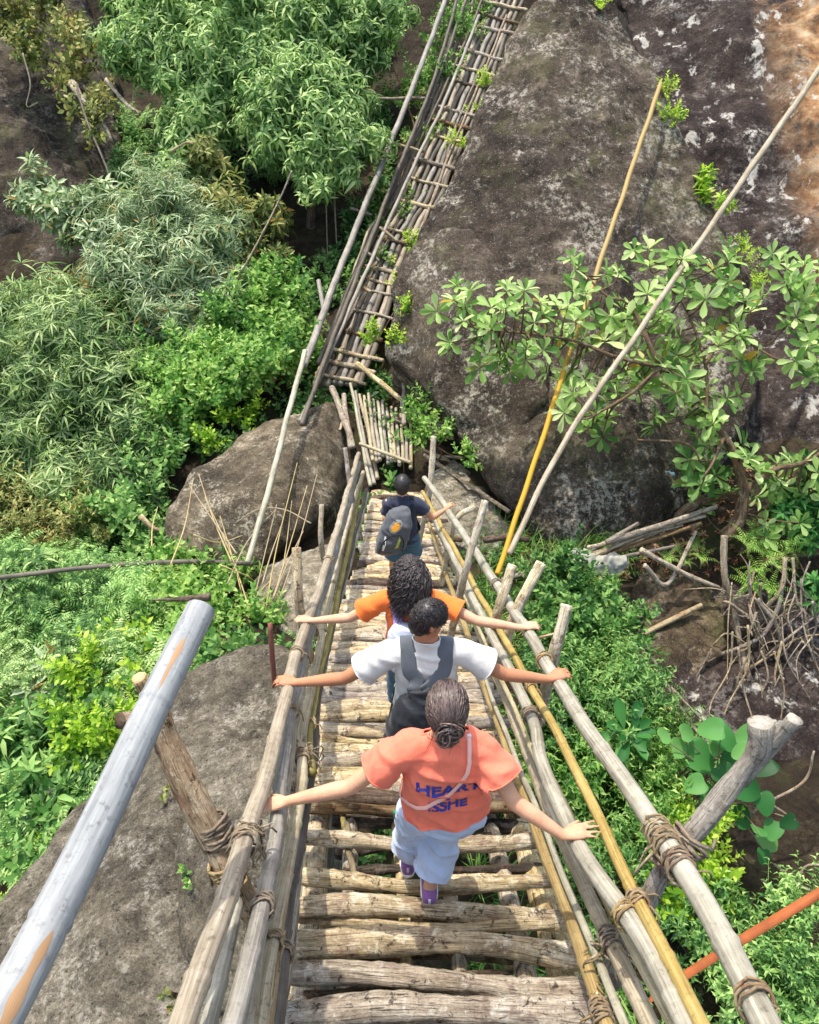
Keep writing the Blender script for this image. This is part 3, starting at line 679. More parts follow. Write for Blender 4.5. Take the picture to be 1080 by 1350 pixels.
for a,b,r in (((540,540),(590,566),.04),((545,555),(588,572),.03),((560,568),(598,578),.03),((542,585),(594,612),.045),((552,605),(570,616),.03),((546,598),(610,605),.03)):
    mb=MB(); log(mb,P(*a,13.3),P(*b,12.8),r); mb.build('edge_log',M['twig'],PF)

# ---------- upper walkway ----------
LW=empty('walkway',P(458,505,13.9),'steep upper walkway of bundled dark bamboo poles climbing beside the huge boulder','walkway')
def zl_(v): return np.interp(v,[0,505],[19.2,13.9])
def lad(u,v,dz=0): return P(u,v,zl_(v)+dz)
cl=[(449,508),(474,445),(507,355),(530,302),(555,262),(573,220),(605,145),(645,45),(664,0),(680,-40)]
for k,o in enumerate(np.linspace(-25,26,7)):
    pts=[lad(u+o*np.interp(v,[0,250,505],[.95,.95,1.0])+random.uniform(-1.5,1.5),v,0) for u,v in cl]
    mb=MB(); bamboo(mb,pts,.056,.05,gap=.5,seg=9,step=.04,wob=.012); mb.build('floor_pole',M[['bamboo_dark','bamboo','bamboo_dark','bamboo_grey'][k%4]],LW)
for k,o in ((0,-36),(1,-44)):
    pts=[lad(u+o*np.interp(v,[0,505],[1.1,.8]),v,-.12) for u,v in cl]
    mb=MB(); bamboo(mb,pts,.04,.036,gap=.5,seg=8,step=.05,wob=.012); mb.build('side_pole',M[['bamboo_dark','bamboo'][k%2]],LW)
for k,o in ((0,-14),(2,8)):
    pts=[lad(u+o,v,.12) for u,v in cl]
    mb=MB(); bamboo(mb,pts,.05,.045,gap=.5,seg=8,step=.05,wob=.012); mb.build('floor_pole',M['bamboo_dark'],LW)
rv=[5,22,38,70,92,110,146,164,182,216,240,268,305,318,355,370,383,412,440,466,482,498]
for v in rv:
    u=np.interp(v,[c[1] for c in cl[::-1]],[c[0] for c in cl[::-1]])
    a=lad(u-33+random.uniform(-4,4),v-7,-.09); b=lad(u+32+random.uniform(-4,8),v+9,-.09)
    mb=MB(); log(mb,a,b,random.uniform(.028,.045),seg=10); mb.build('crossbar',M[random.choice(['log','twig','trunk','branch'])],LW)
    mb=MB(); lash(mb,lad(u-15,v-3,-.07),b-a,.06,3,.008,.08); mb.build('lashing',M['rope'],LW)
def hr(pix,dz,r,mat,r1=None,**k):
    mb=MB(); bamboo(mb,[lad(u,v,dz-np.interp(v,[420,560],[0,.75])) for u,v in pix],r,r1,gap=.55,seg=10,step=.03,**k); mb.build('handrail',M[mat],LW)
hr([(401,482),(450,350),(500,225),(550,100),(592,-12)],-.8,.062,'bamboo_grey',.055)
hr([(398,560),(430,470),(480,340),(520,235),(570,110),(606,-12)],-.5,.042,'bamboo_dark',.038)
hr([(420,480),(470,355),(512,262),(560,150),(618,-10)],-.3,.04,'bamboo_dark')
hr([(396,556),(440,455),(500,320),(545,220),(588,130),(632,20)],-.45,.036,'bamboo_grey')
hr([(455,400),(495,310),(540,215),(600,85),(640,-10)],-.15,.028,'bamboo_dark')
hr([(556,300),(580,240),(600,170),(625,110)],-.1,.025,'twig')
hr([(540,340),(560,290),(590,210),(640,90),(668,20)],-.1,.026,'twig')
hr([(430,470),(470,400),(505,330),(530,290)],-.1,.026,'twig')
for a,b in (((462,275),(490,283)),((480,330),(500,345)),((466,372),(490,385)),((500,300),(525,318)),((520,190),(560,200)),((463,128),(570,130))):
    mb=MB(); log(mb,lad(*a,-.5),lad(*b,-.35),.03,seg=8); mb.build('tie',M['twig'],LW)

# ---------- loose poles ----------
def lone(name,pix,r,mat,label,cat='pole',r1=None,gap=.5,group=None,is_b=True,step=.02):
    mb=MB(); pts=[P(*q) for q in pix]
    if is_b: bamboo(mb,pts,r,r1,gap=gap,step=step)
    else: tube(mb,spline(pts,step=step),[r,r if r1 is None else r1],12,rough=.05)
    return mb.build(name,M[mat],label=label,cat=cat,group=group)
# big pale bamboo in the foreground
M['bamboo_pale']=m_bamboo('bamboo_pale_blue','989b9c','777a7c','b8b9b6',.4,.6)
def _stain():
    t=NT('scraped_bamboo'); uv=t.coord('uv',(1.2,12,1)); a=t.noise(uv,2,5,.6); c=t.ramp(a,[(.3,'7f5f42'),(.6,'a3815e'),(.8,'b89b78')]); return t.done(t.bsdf(c,.6))
M['scraped']=_stain()
BP=empty('bamboo_pole',P(60,1250,1.9),'thick pale blue-grey bamboo pole with scraped streaks in the lower left foreground','pole')
bp=[P(265,803,2.62),P(205,925,2.38),P(130,1085,2.12),P(55,1235,1.88),P(-75,1480,1.55)]
mb=MB(); pts=spline(bp,step=.008); L=np.concatenate([[0],np.cumsum(np.linalg.norm(np.diff(pts,axis=0),axis=1))])
nodes=[L[int(np.argmin([abs(proj(p)[1]-v) for p in pts]))] for v in (925,1215)]
r=np.interp(L,[0,L[-1]],[.047,.052])
for x in nodes: r=r*(1+.07*np.exp(-((L-x)/.007)**2)-.05*np.exp(-((L-x-.016)/.006)**2))
tube(mb,pts,r,28,caps=False); 
# hollow end: wall thickness and inner tube
inn=MB(); tube(mb,pts[:40][::-1],r[:40][::-1]*.8,28,caps=False)
t_,U_,W_=frames(pts); a=np.arange(28)/28*2*PI; ring=lambda s:pts[0]+r[0]*s*(np.cos(a)[:,None]*U_[0]+np.sin(a)[:,None]*W_[0])
k=np.arange(28); kk=(k+1)%28; mb.add(np.vstack([ring(1),ring(.8)]),np.stack([k,k+28,kk+28,kk],1))
mb.build('culm',M['bamboo_pale'],BP)
def patch(v0,v1,ang,wid):
    ks=[i for i,p in enumerate(pts) if v0<=proj(p)[1]<=v1]; mb=MB(); n=len(ks); V=[]
    for j,i in enumerate(ks):
        w_=wid*math.sin(PI*min(1,max(.0,j/(n-1)))**.7)*(.8+.2*math.sin(j*.37))
        for q in np.linspace(-w_,w_,7):
            aa=ang+q+.06*math.sin(j*.11); V.append(pts[i]+r[i]*1.012*(math.cos(aa)*U_[i]+math.sin(aa)*W_[i]))
    i=np.arange(n-1)[:,None]*7+np.arange(6)[None]; Q=np.stack([i,i+1,i+8,i+7],-1).reshape(-1,4)
    uvq=np.stack([np.array(V)[Q][...,1]*3,np.tile([0,.1,.1,0],(len(Q),1))],-1).reshape(-1,2)
    mb.add(np.array(V),Q,None,uvq); mb.build('scraped_streak',M['scraped'],BP)
# angle that faces the viewer
def face_ang(i):
    d=nrm(CAM-pts[i]); return math.atan2(d@W_[i],d@U_[i])
im=len(pts)//2; fa=face_ang(im)
patch(850,922,fa+.1,.22); patch(1235,1480,fa-.35,.32)
lone('thin_pole',[(402,463,12.7),(370,585,11.4),(345,680,10.7),(326,742,10.4)],.04,'bamboo_grey','thin grey pole leaning over the rounded boulder on the left')
lone('thin_pole',[(340,743,10.6),(230,741,10.5),(110,749,10.4),(-40,766,10.3)],.032,'bamboo_dark','long dark pole lying level across the green slope at the left')
lone('thin_pole',[(420,370,14.6),(428,415,14.3)],.04,'bamboo_grey','short broken pole stub by the foot of the upper handrail',gap=2)
lone('guy_rod',[(655,757,8.7),(700,625,9.6),(745,485,10.6),(800,320,11.8),(871,110,13.6)],.029,'yellow','long bent rod, bright yellow low down and tan above, tied to the railing',cat='rod',gap=1.4) if False else None
def m_yellow():
    t=NT('yellow_bamboo'); o=t.coord('pos'); g=t.n('ShaderNodeNewGeometry'); sx=t.n('ShaderNodeSeparateXYZ'); t.l(g.outputs['Position'],sx.inputs[0])
    mr=t.n('ShaderNodeMapRange'); t.l(sx.outputs['Z'],mr.inputs['Value']); mr.inputs['From Min'].default_value=float(P(740,500,10.5)[2]); mr.inputs['From Max'].default_value=float(P(790,350,11.6)[2])
    uf=t.coord('uv',(5,40,1)); f=t.noise(uf,2,4,.6)
    c=t.mix(mr.outputs['Result'],'b98c1c','a08a5a'); c=t.mix(t.ramp(f,[(.4,.5),(.6,0)]),c,'8a6a20'); return t.done(t.bsdf(c,.55,t.bump(f,.2,.003)))
M['yellow']=m_yellow()
lone('guy_pole',[(655,757,8.7),(700,625,9.5),(745,485,10.4),(800,320,11.5),(871,110,13.2)],.03,'yellow','slim pole running up the boulder, bright yellow below and tan above',r1=.036,gap=1.1)
lone('guy_pole',[(672,730,8.75),(740,590,9.2),(840,440,9.7),(960,265,10.4),(1095,70,11.3)],.032,'bamboo','pale tan pole slanting to the upper right corner across the leafy branch',r1=.04,gap=.9)
M['orange']=m_plain('orange_wood','9a5630',.8,6,.35,.004)
mb=MB(); loft(mb,[(P(858,1315,4.6),.05*nrm(UP+.6*RT),.012*FW),(P(960,1250,4.55),.04*nrm(UP+.6*RT),.025*FW),(P(1030,1208,4.5),.042*nrm(UP+.6*RT),.025*FW),(P(1130,1148,4.4),.043*nrm(UP+.6*RT),.025*FW)],16,5)
mb.uv=False; mb.build('beam',M['orange'],label='reddish orange wooden beam crossing under the right railing',cat='beam')
# bundle of cut branches on the right bank
BB=empty('branch_bundle',P(760,745,10.4),'bundle of pale cut branches lying across the right bank','branches')
for a,b,c,r in (((662,765),(760,735),(842,690),.035),((690,760),(790,735),(880,695),.03),((740,750),(850,715),(925,690),.035),((800,715),(880,690),(945,668),.04),((770,738),(860,700),(930,680),.03),((720,748),(800,725),(850,715),.028),((790,740),(850,728),(890,720),.025),((845,725),(900,755),(948,775),.035),((850,745),(880,770),(918,700),.03),((775,722),(820,712),(900,692),.025),((640,712),(670,708),(697,712),.045)):
    mb=MB(); tube(mb,spline([P(*a,10.3),P(*b,10.5),P(*c,10.6)],step=.06),[r*1.1,r*.8],8,rough=.08); mb.build('branch',M[random.choice(['twig','twig','branch','trunk'])],BB)
lone('fallen_stick',[(826,848,10.3),(880,820,10.45),(925,798,10.6)],.035,'twig','straight pale stick lying on the bare dirt below the branch bundle',cat='stick',is_b=False)
lone('fallen_stick',[(790,760,10.2),(850,850,9.6),(905,945,8.9),(960,1010,8.4)],.018,'twig','thin dark stick slanting down through the green shrubs on the right',cat='stick',is_b=False)
lone('fallen_stick',[(560,600,12.8),(620,640,12.0),(672,675,11.4)],.03,'twig','slanting pale stick beside the far railing end',cat='stick',is_b=False)
# crumpled pale sack
def sack():
    mb=MB()
    for c,rx in (((770,742),.28),((800,746),.3),((755,738),.15)): ellipsoid(mb,P(*c,10.35),rx,.16,.16)
    me=fuse(mb,.025,2); V,E=marr(me); N=normals(me)
    d=np.array([.07*noise.fractal(Vector(p)*6,.8,2.2,4)-.05*abs(noise.noise(Vector(p)*4)) for p in V]); setV(me,V+N*d[:,None]); return me
M['sack']=m_plain('sack_cloth','98958a',.85,8,.15,.006)
me=sack(); V,_=marr(me); off=V.mean(0); setV(me,V-off); put_mesh('sack',me,off,M['sack'],None,'crumpled pale sack under the branch bundle beside the boulder','sack')
# ---------- leaves ----------
def leafV(shape,L=1,W=.4,fold=.12,droop=.15,curl=0):
    """one leaf along +Y, face up"""
    if shape=='simple':
        V=np.array([[0,0,0],[-W/2,.45,fold*W],[W/2,.45,fold*W],[0,1,-droop],[0,.5,-fold*W*.5-droop*.22]])*[1,L,1]
        V[:,2]*=L if False else 1
        return V,np.zeros((0,4),int),np.array([[0,4,1],[0,2,4],[4,3,1],[4,2,3]])
    st={'obovate':((.3,.42),(.62,.92),(.85,.86)),'oval':((.33,1.),(.68,.8)),'narrow':((.3,1.),(.65,.75)),'heart':((.18,.95),(.55,.9))}[shape]
    h=lambda y,e:(fold*W*e-droop*y*y)
    V=[[0,.08 if shape=='heart' else 0,0]]
    for y,w_ in st: V+=[[-W/2*w_,y,h(y,1)],[0,y,h(y,-.6)],[W/2*w_,y,h(y,1)]]
    V+=[[0,1,-droop*1.1]]
    V=np.array(V)*[1,L,L]; m=len(st); e=1+3*(m-1)
    T=[[0,2,1],[0,3,2],[e,e+1,e+3],[e+1,e+2,e+3]]; Q=[]
    for k in range(m-1): q=1+3*k; Q+=[[q,q+1,q+4,q+3],[q+1,q+2,q+5,q+4]]
    if shape=='heart': V=np.vstack([V,[[-W*.3,-.06*L,0],[W*.3,-.06*L,0]]]); T+=[[0,1,len(V)-2],[0,len(V)-1,3]]
    return V,np.array(Q),np.array(T)
def place(parts,V,Q,T,o,d,up):
    y=nrm(d); x=np.cross(y,up); x=nrm(x) if np.linalg.norm(x)>1e-4 else np.array([1.,0,0]); z=np.cross(x,y)
    W=V@np.stack([x,y,z])+o
    parts.append((W,Q,T))
def pack(parts):
    mb=MB()
    for V,Q,T in parts: mb.add(V,Q if len(Q) else None,T if len(T) else None)
    return mb.arrays()
R_=random.Random(11)
def t_rosette(n=8,shape='obovate',W=.4,e0=5,e1=45,fold=.15,droop=.2,l0=.75,stem=.0):
    p=[];ph=R_.random()*6
    for k in range(n):
        a=ph+k*2.4; e=math.radians(e0+(e1-e0)*k/max(1,n-1)+R_.uniform(-8,8)); L=R_.uniform(l0,1)*(1-.25*k/n)
        d=np.array([math.cos(a)*math.cos(e),math.sin(a)*math.cos(e),math.sin(e)])
        V,Q,T=leafV(shape,L,W*L,fold,droop*R_.uniform(.4,1.4))
        place(p,V,Q,T,np.array([0,0,-.12*(1-k/n)])+d*.04,d,np.array([0,0,1.])+.3*np.array([R_.uniform(-1,1),R_.uniform(-1,1),0]))
    return pack(p)
def t_fan(n=7,W=.12,span=200,droop=.5,shape='narrow',lift=10):
    p=[]
    for k in range(n):
        a=math.radians(-span/2+span*k/(n-1)+R_.uniform(-10,10)); e=math.radians(lift+R_.uniform(-22,22)); L=R_.uniform(.65,1)
        d=np.array([math.sin(a)*math.cos(e),math.cos(a)*math.cos(e),math.sin(e)])
        V,Q,T=leafV(shape,L,W*R_.uniform(.8,1.2),.2,droop*R_.uniform(.5,1.4)); place(p,V,Q,T,d*.05,d,np.array([R_.uniform(-.3,.3),R_.uniform(-.3,.3),1.]))
    return pack(p)
def t_pinnate(n=9,LL=.26,W=.1,arch=.5,taper=.6,shape='simple',lift=35):
    p=[];e=math.radians(lift)
    for k in range(n):
        t=(k+1)/n; y=t; z=math.tan(e)*t*.8-arch*t*t
        for s in (-1,1):
            d=np.array([s*math.cos(.45),math.sin(.45),-.15+R_.uniform(-.1,.1)]); L=LL*(math.sin(PI*min(1,.18+t*.82))**.6 if taper<1 else (1.05-t))
            V,Q,T=leafV(shape,L,W*L/LL,.15,.05); V[:,2]*=.6
            place(p,V,Q,T,np.array([0,y,z]),d,np.array([0,.1,1.]))
    V=np.array([[-.008,0,0],[.008,0,0],[.004,.5,math.tan(e)*.4-arch*.25],[-.004,.5,math.tan(e)*.4-arch*.25],[.001,1,math.tan(e)*.8-arch],[-.001,1,math.tan(e)*.8-arch]])
    p.append((V,np.array([[0,1,2,3],[3,2,4,5]]),np.zeros((0,3),int)))
    return pack(p)
def t_fronds(fr=6,**k):
    p=[]
    for i in range(fr):
        V,Q,T=t_pinnate(**k); a=i*2*PI/fr+R_.uniform(-.3,.3); c,s=math.cos(a),math.sin(a); sc=R_.uniform(.7,1)
        p.append((V@np.array([[c,s,0],[-s,c,0],[0,0,1]])*sc,Q,T))
    return pack(p)
def t_twig(n=12,L=.34,W=.17,H=.9,shape='oval',droop=.12):
    p=[]
    for k in range(n):
        t=(k+.5)/n; a=k*2.4+R_.uniform(-.4,.4); e=math.radians(R_.uniform(-5,40)+30*t)
        d=np.array([math.cos(a)*math.cos(e),math.sin(a)*math.cos(e),math.sin(e)]); l=L*R_.uniform(.7,1.15)*(1-.3*t)
        V,Q,T=leafV(shape,l,W*l/L,.15,droop); place(p,V,Q,T,np.array([.04*math.sin(t*4),.03*math.cos(t*5),t*H-.2]),d,np.array([R_.uniform(-.3,.3),R_.uniform(-.3,.3),1.]))
    V=np.array([[-.01,0,-.3],[.01,0,-.3],[.004,0,H-.2],[-.004,0,H-.2]]); p.append((V,np.array([[0,1,2,3]]),np.zeros((0,3),int)))
    return pack(p)
def t_grass(n=9):
    p=[]
    for k in range(n):
        a=R_.uniform(0,6.3); e=math.radians(R_.uniform(45,80)); d=np.array([math.cos(a)*math.cos(e),math.sin(a)*math.cos(e),math.sin(e)])
        V,Q,T=leafV('narrow',R_.uniform(.6,1),.035,.2,R_.uniform(.2,.6)); place(p,V,Q,T,np.array([R_.uniform(-.08,.08),R_.uniform(-.08,.08),0]),d,np.array([0,0,1.]))
    return pack(p)
TM={'rosette':[t_rosette() for _ in range(5)],
    'rosette_fine':[t_rosette(9,'oval',.3,-15,50,.15,.3) for _ in range(4)],
    'drooping':[t_rosette(8,'narrow',.27,-35,35,.18,.55) for _ in range(5)],
    'narrow':[t_fan(7,.105) for _ in range(4)]+[t_rosette(8,'narrow',.12,-30,40,.2,.5) for _ in range(3)],
    'pinnate':[t_fronds(4) for _ in range(4)],
    'feather':[t_fronds(5,n=11,LL=.2,W=.075,arch=.55) for _ in range(4)],
    'fern':[t_fronds(7,n=14,LL=.2,W=.055,arch=.75,taper=2,lift=50) for _ in range(3)],
    'twig':[t_twig() for _ in range(5)],
    'twig_small':[t_twig(14,.26,.11,1.0,'simple') for _ in range(5)],
    'grass':[t_grass() for _ in range(4)]}
def scatter(name, tm, pos, axes, scales):
    """many sprays in one mesh arrays; axes = spray's own up"""
    n=len(pos); ch=rng.integers(0,len(TM[tm]),n); Vs=[];Qs=[];Ts=[];c=0
    A=axes/np.linalg.norm(axes,axis=1)[:,None]
    rv=rng.standard_normal((n,3)); X=rv-A*(rv*A).sum(1)[:,None]; X/=np.linalg.norm(X,axis=1)[:,None]; Y=np.cross(A,X)
    B=np.stack([X,Y,A],1)*np.asarray(scales)[:,None,None]
    for k,(V,Q,T) in enumerate(TM[tm]):
        s=np.where(ch==k)[0]
        if not len(s): continue
        W=np.einsum('vi,nij->nvj',V,B[s])+pos[s][:,None]
        o=c+np.arange(len(s))[:,None,None]*len(V)
        Vs.append(W.reshape(-1,3)); Qs.append((Q[None]+o).reshape(-1,4)); Ts.append((T[None]+o).reshape(-1,3)); c+=len(s)*len(V)
    return np.concatenate(Vs),np.concatenate(Qs),np.concatenate(Ts)
def crown_points(blobs, clump=.38, dens=9, per=9, low=-.35, spread=1.0):
    """clumps over each blob's surface, sprays over each clump: gaps stay between clumps"""
    pos=[];ax=[];cl=[]
    for c,r in blobs:
        n=max(3,int(dens*r*r*4)); 
        for _ in range(n):
            d=nrm(rng.standard_normal(3)); 
            while d[2]<low: d=nrm(rng.standard_normal(3))
            cc=c+d*r*(rng.uniform(.45,1.05) if rng.random()<.8 else rng.uniform(1.0,1.4))*np.array([1,1,.9]); cr=clump*rng.uniform(.45,1.35)*min(1,.5+r*.6)
            cl.append((cc,d))
            m=max(2,int(per*rng.uniform(.6,1.4)))
            e=rng.standard_normal((m,3)); e/=np.linalg.norm(e,axis=1)[:,None]
            p=cc+e*cr*rng.uniform(.35,1.05,(m,1))
            pos.append(p); a=e*.7+d*.6+np.array([0,0,.75]); ax.append(a+.35*rng.standard_normal((m,3)))
    return np.concatenate(pos),np.concatenate(ax),cl
ML={}
def leafmat(k,cols,**kw): ML[k]=m_leaf('leaf_'+k,cols,**kw)
leafmat('tree',('3d602a','638a48','90ae60','b8cd88'),rough=.5,spec=.3)
leafmat('silver',('4a6038','708a54','98ae7a','bfcba2'),rough=.45,spec=.45,dry='a08a4a',dryam=.03)
leafmat('narrow',('3d5a2b','5f8040','88a25c','b4c486'),rough=.45,spec=.4)
leafmat('bright',('386428','5b8d3a','86ae52','aec872'),trans=.45)
leafmat('yellow',('52801e','82aa2c','aac83e','c3d35e'),trans=.5)
leafmat('olive',('45542a','6b7a3a','929a55','b0a968'),dry='96722c',dryam=.02)
leafmat('dry',('6e6431','8a7a3c','9d8a4e','6d7a36'),dry='a5752c',dryam=.12)
leafmat('ferny',('3d6630','608c46','86ae5c','b0cb7c'),trans=.4)
leafmat('big',('507838','789a4c','9ab868','c0d090'),rough=.5,spec=.3,dry='b8923a',dryam=.008,trans=.5,val=1.12)
leafmat('shrub',('284c24','457634','6a964a','92b266'),trans=.4)
leafmat('round',('1c4a22','2f682e','4a8440','6a9c52'),rough=.5,spec=.25)
leafmat('fern',('5f8c30','82ac44','a2c45c','b6cd74'),trans=.45)
leafmat('brown',('5d3a22','84553a','a87a56','b9936f'),trans=.1)

def plant(name,label,cat,pix,tm,mat,size,group=None,base=None,trunk=.05,dens=9,per=9,clump=.38,nb=10,trunkmat='trunk',part='crown',stem='trunk',low=-.35):
    blobs=[(P(u,v,z),r) for u,v,z,r in pix]
    C=np.mean([b[0] for b in blobs],0)
    b=P(*base) if base else np.array([C[0],C[1]+.3,float(ground(C[0],C[1]+.3))-.1])
    if b[2]>C[2]-.25: b[2]=C[2]-.5
    o=empty(name,b,label,cat,group)
    pos,ax,cl=crown_points(blobs,clump,dens,per,low)
    V,Q,T=scatter(name,tm,pos,ax,size*rng.uniform(.7,1.2,len(pos)))
    put(part,V,Q,T,ML[mat],o,None,False)
    mb=MB(); fork=b*.45+C*.55+rng.standard_normal(3)*.1
    tube(mb,spline([b,b*.7+C*.3+rng.standard_normal(3)*.08,fork],step=.08),[trunk*1.25,trunk*.8],8,rough=.06)
    for bc,r in blobs:
        tube(mb,spline([fork,(fork+bc)/2+rng.standard_normal(3)*.12*r,bc],step=.1),[trunk*.7,trunk*.35],6,rough=.05)
    for k in rng.choice(len(cl),min(nb,len(cl)),replace=False):
        cc,d=cl[k]; j=int(np.argmin([np.linalg.norm(cc-q[0]) for q in blobs]))
        tube(mb,spline([blobs[j][0],(blobs[j][0]+cc)/2+rng.standard_normal(3)*.06,cc],step=.1),[trunk*.35,trunk*.12],5)
    mb.build(stem,M[trunkmat],o)
    return o
plant('tree','broad bright green tree with drooping leaves, tallest crown at the top of the photo','tree',[(250,40,17.5,1.0),(330,30,17.8,1.1),(392,45,18,.95),(290,110,17,1.1),(222,80,17.3,.8),(350,125,17.2,1.0),(272,172,16.8,.75),(242,222,16.5,.5),(180,70,17.5,.6),(300,0,18,.9),(185,20,18,.7)],'drooping','tree',.27,'leafy trees on the far slope',(300,330,18.0),.13,dens=12,per=15,clump=.4,nb=26)
plant('tree','rounded green tree crown overhanging the dark hollow beside the upper walkway','tree',[(400,140,16.2,.95),(435,180,16,.8),(372,190,16,.65),(445,140,16.4,.6),(412,225,15.8,.5),(350,150,16.3,.5),(440,230,15.9,.4)],'drooping','tree',.26,'leafy trees on the far slope',(415,330,17.6),.09,dens=13,per=15,clump=.38,nb=18)
plant('tree','narrow green crown at the top edge between the rock face and the upper walkway','tree',[(468,45,18.2,.85),(448,95,17.9,.6),(492,15,18.5,.7),(440,20,18.4,.6),(480,85,18,.4)],'drooping','tree',.25,'leafy trees on the far slope',(480,180,20),.08,dens=13,per=15,clump=.38,nb=14)
plant('hanging_shrub','olive shrub with bare twigs hanging from the upper left cliff','shrub',[(40,20,18.3,.75),(95,60,17.8,.5),(25,65,18.0,.45),(118,120,17.4,.4),(10,15,18.4,.6),(130,170,17,.3)],'twig','olive',.5,None,(70,-10,19),.04,dens=9,per=7,clump=.3,nb=16,trunkmat='twig',low=-1)
plant('shrub','pale green shrub reaching out over the brown cliff at the left','shrub',[(60,262,16,.45),(95,285,15.8,.45),(140,275,15.8,.5),(155,320,15.5,.5),(115,310,15.6,.35)],'rosette_fine','silver',.3,None,(170,340,16.2),.045,dens=12,per=8,clump=.32,nb=16)
plant('tree','silvery green tree with long narrow drooping leaves at the middle of the left slope','tree',[(200,310,15.2,.9),(250,350,15,.85),(170,370,14.8,.75),(230,415,14.7,.75),(290,325,15.4,.6),(290,390,15,.55),(240,275,15.6,.6),(190,440,14.4,.6)],'narrow','silver',.29,'narrow-leaved trees',(230,520,15.2),.08,dens=15,per=19,clump=.38,nb=22,low=-.5)
plant('tree','dull olive tree with fine twigs beside the dark hollow','tree',[(300,275,15.9,.5),(340,290,15.8,.45),(320,340,15.4,.5),(270,215,16.3,.45),(355,330,15.7,.35)],'rosette_fine','olive',.26,None,(350,400,15.8),.045,dens=10,per=7,clump=.32,nb=22,trunkmat='twig')
plant('tree','dark green narrow-leaved tree spreading along the left edge of the photo','tree',[(40,440,14,.85),(110,460,13.8,.7),(60,520,13.4,.9),(145,520,13.3,.7),(40,600,13,.8),(120,610,12.8,.7),(180,570,13,.5),(-20,520,13.4,.9),(175,640,12.6,.45)],'narrow','narrow',.29,'narrow-leaved trees',(90,660,13.2),.08,dens=15,per=19,clump=.36,nb=22,low=-.5)
plant('dry_shrub','yellowing half-dry shrub between the silvery tree and the brown cliff','shrub',[(130,405,14.5,.4),(100,388,14.7,.35),(165,440,14.2,.35),(60,395,14.8,.3)],'twig','dry',.34,None,None,.03,dens=14,per=7,clump=.28,trunkmat='twig',nb=14)
plant('shrub','bright green shrub beside the foot of the upper handrail','shrub',[(340,405,14.8,.5),(380,385,15.1,.38),(305,440,14.3,.5),(360,450,14.5,.5),(385,435,14.9,.34),(335,372,15,.35)],'twig','bright',.42,'bright shrubs above the rounded boulder',None,.03,dens=16,per=8,clump=.32)
plant('shrub','yellow-green leafy shrub spilling over the top of the rounded boulder','shrub',[(250,490,13.6,.6),(310,490,13.5,.55),(360,485,13.7,.5),(225,550,13.1,.5),(270,540,13.2,.42),(330,515,13.5,.35),(385,488,14.4,.32)],'twig','bright',.4,'bright shrubs above the rounded boulder',None,.03,dens=16,per=8,clump=.32)
plant('shrub','pale green shrub with feather-shaped leaves between the narrow-leaved trees','shrub',[(215,500,13.9,.42),(198,545,13.4,.4),(225,465,14.2,.35),(165,478,14.0,.3)],'pinnate','ferny',.4,None,None,.025,dens=15,per=7,clump=.32)
plant('shrub','yellow-green shrub at the top edge of the rounded boulder','shrub',[(300,560,13.2,.25),(265,590,12.7,.22),(335,548,13.3,.22)],'twig','yellow',.28,None,None,.015,dens=24,per=6,clump=.22)
plant('shrub','light green shrub growing left of the rounded boulder','shrub',[(200,615,12.6,.45),(172,670,12.2,.4),(185,705,11.9,.25),(150,690,12.1,.4)],'twig','ferny',.38,'bright shrubs above the rounded boulder',None,.03,dens=15,per=8,clump=.3)
plant('shrub','low tangled olive shrub at the left edge above the level dark pole','shrub',[(40,690,12.1,.5),(95,700,12.0,.45),(0,660,12.4,.5),(60,735,11.8,.35),(110,665,12.3,.3)],'twig_small','olive',.36,None,None,.025,dens=15,per=8,clump=.3)
plant('feathery_bush','soft feathery bush filling the left slope below the level dark pole','bush',[(60,800,11,.6),(130,785,11,.5),(40,870,10.6,.65),(120,850,10.6,.55),(190,800,10.8,.45),(0,810,11,.6),(10,770,11.4,.5)],'feather','ferny',.42,'feathery bushes',None,.035,dens=9,per=11,clump=.42)
plant('feathery_bush','darker feathery bush beside the foreground bamboo pole','bush',[(60,940,10,.65),(140,920,9.9,.5),(185,870,10.2,.45),(0,950,10,.6),(100,890,10.2,.5),(190,915,9.6,.35)],'feather','tree',.4,'feathery bushes',None,.035,dens=9,per=11,clump=.42)
plant('shrub','leafy shrub with broad yellow-green leaves among the feathery bushes on the left','shrub',[(150,885,9.7,.28),(120,900,9.7,.22),(175,860,9.9,.22)],'twig','yellow',.4,None,None,.02,dens=22,per=6,clump=.24)
plant('shrub','drooping-leaved shrub at the left edge rising above the feathery bushes','shrub',[(30,775,10.7,.35),(5,790,10.7,.35),(60,760,10.9,.28)],'drooping','tree',.24,None,None,.025,dens=18,per=8,clump=.3)
plant('shrub','small pale shrub among the feathery bushes left of the foreground pole','shrub',[(60,880,10.0,.3),(40,905,9.9,.3),(85,905,9.8,.22)],'rosette_fine','silver',.22,None,None,.02,dens=22,per=7,clump=.26)
plant('shrub','fresh green leafy shrub around the tip of the foreground bamboo pole','shrub',[(232,790,10.5,.35),(272,838,10.0,.3),(300,770,10.6,.3),(240,840,10.0,.3),(290,815,10.2,.3),(330,835,9.9,.25),(210,750,11,.3),(255,880,9.5,.25)],'twig','bright',.36,None,None,.02,dens=20,per=7,clump=.26)
plant('bush','dark green bush with divided leaves in the lower left corner','bush',[(40,1010,9.2,.6),(110,1010,9.0,.45),(60,1085,8.8,.5),(0,1080,8.9,.5),(120,1065,8.6,.35),(20,1150,8.5,.4),(-40,1000,9.2,.6)],'drooping','ferny',.27,None,None,.035,dens=15,per=9,clump=.34)
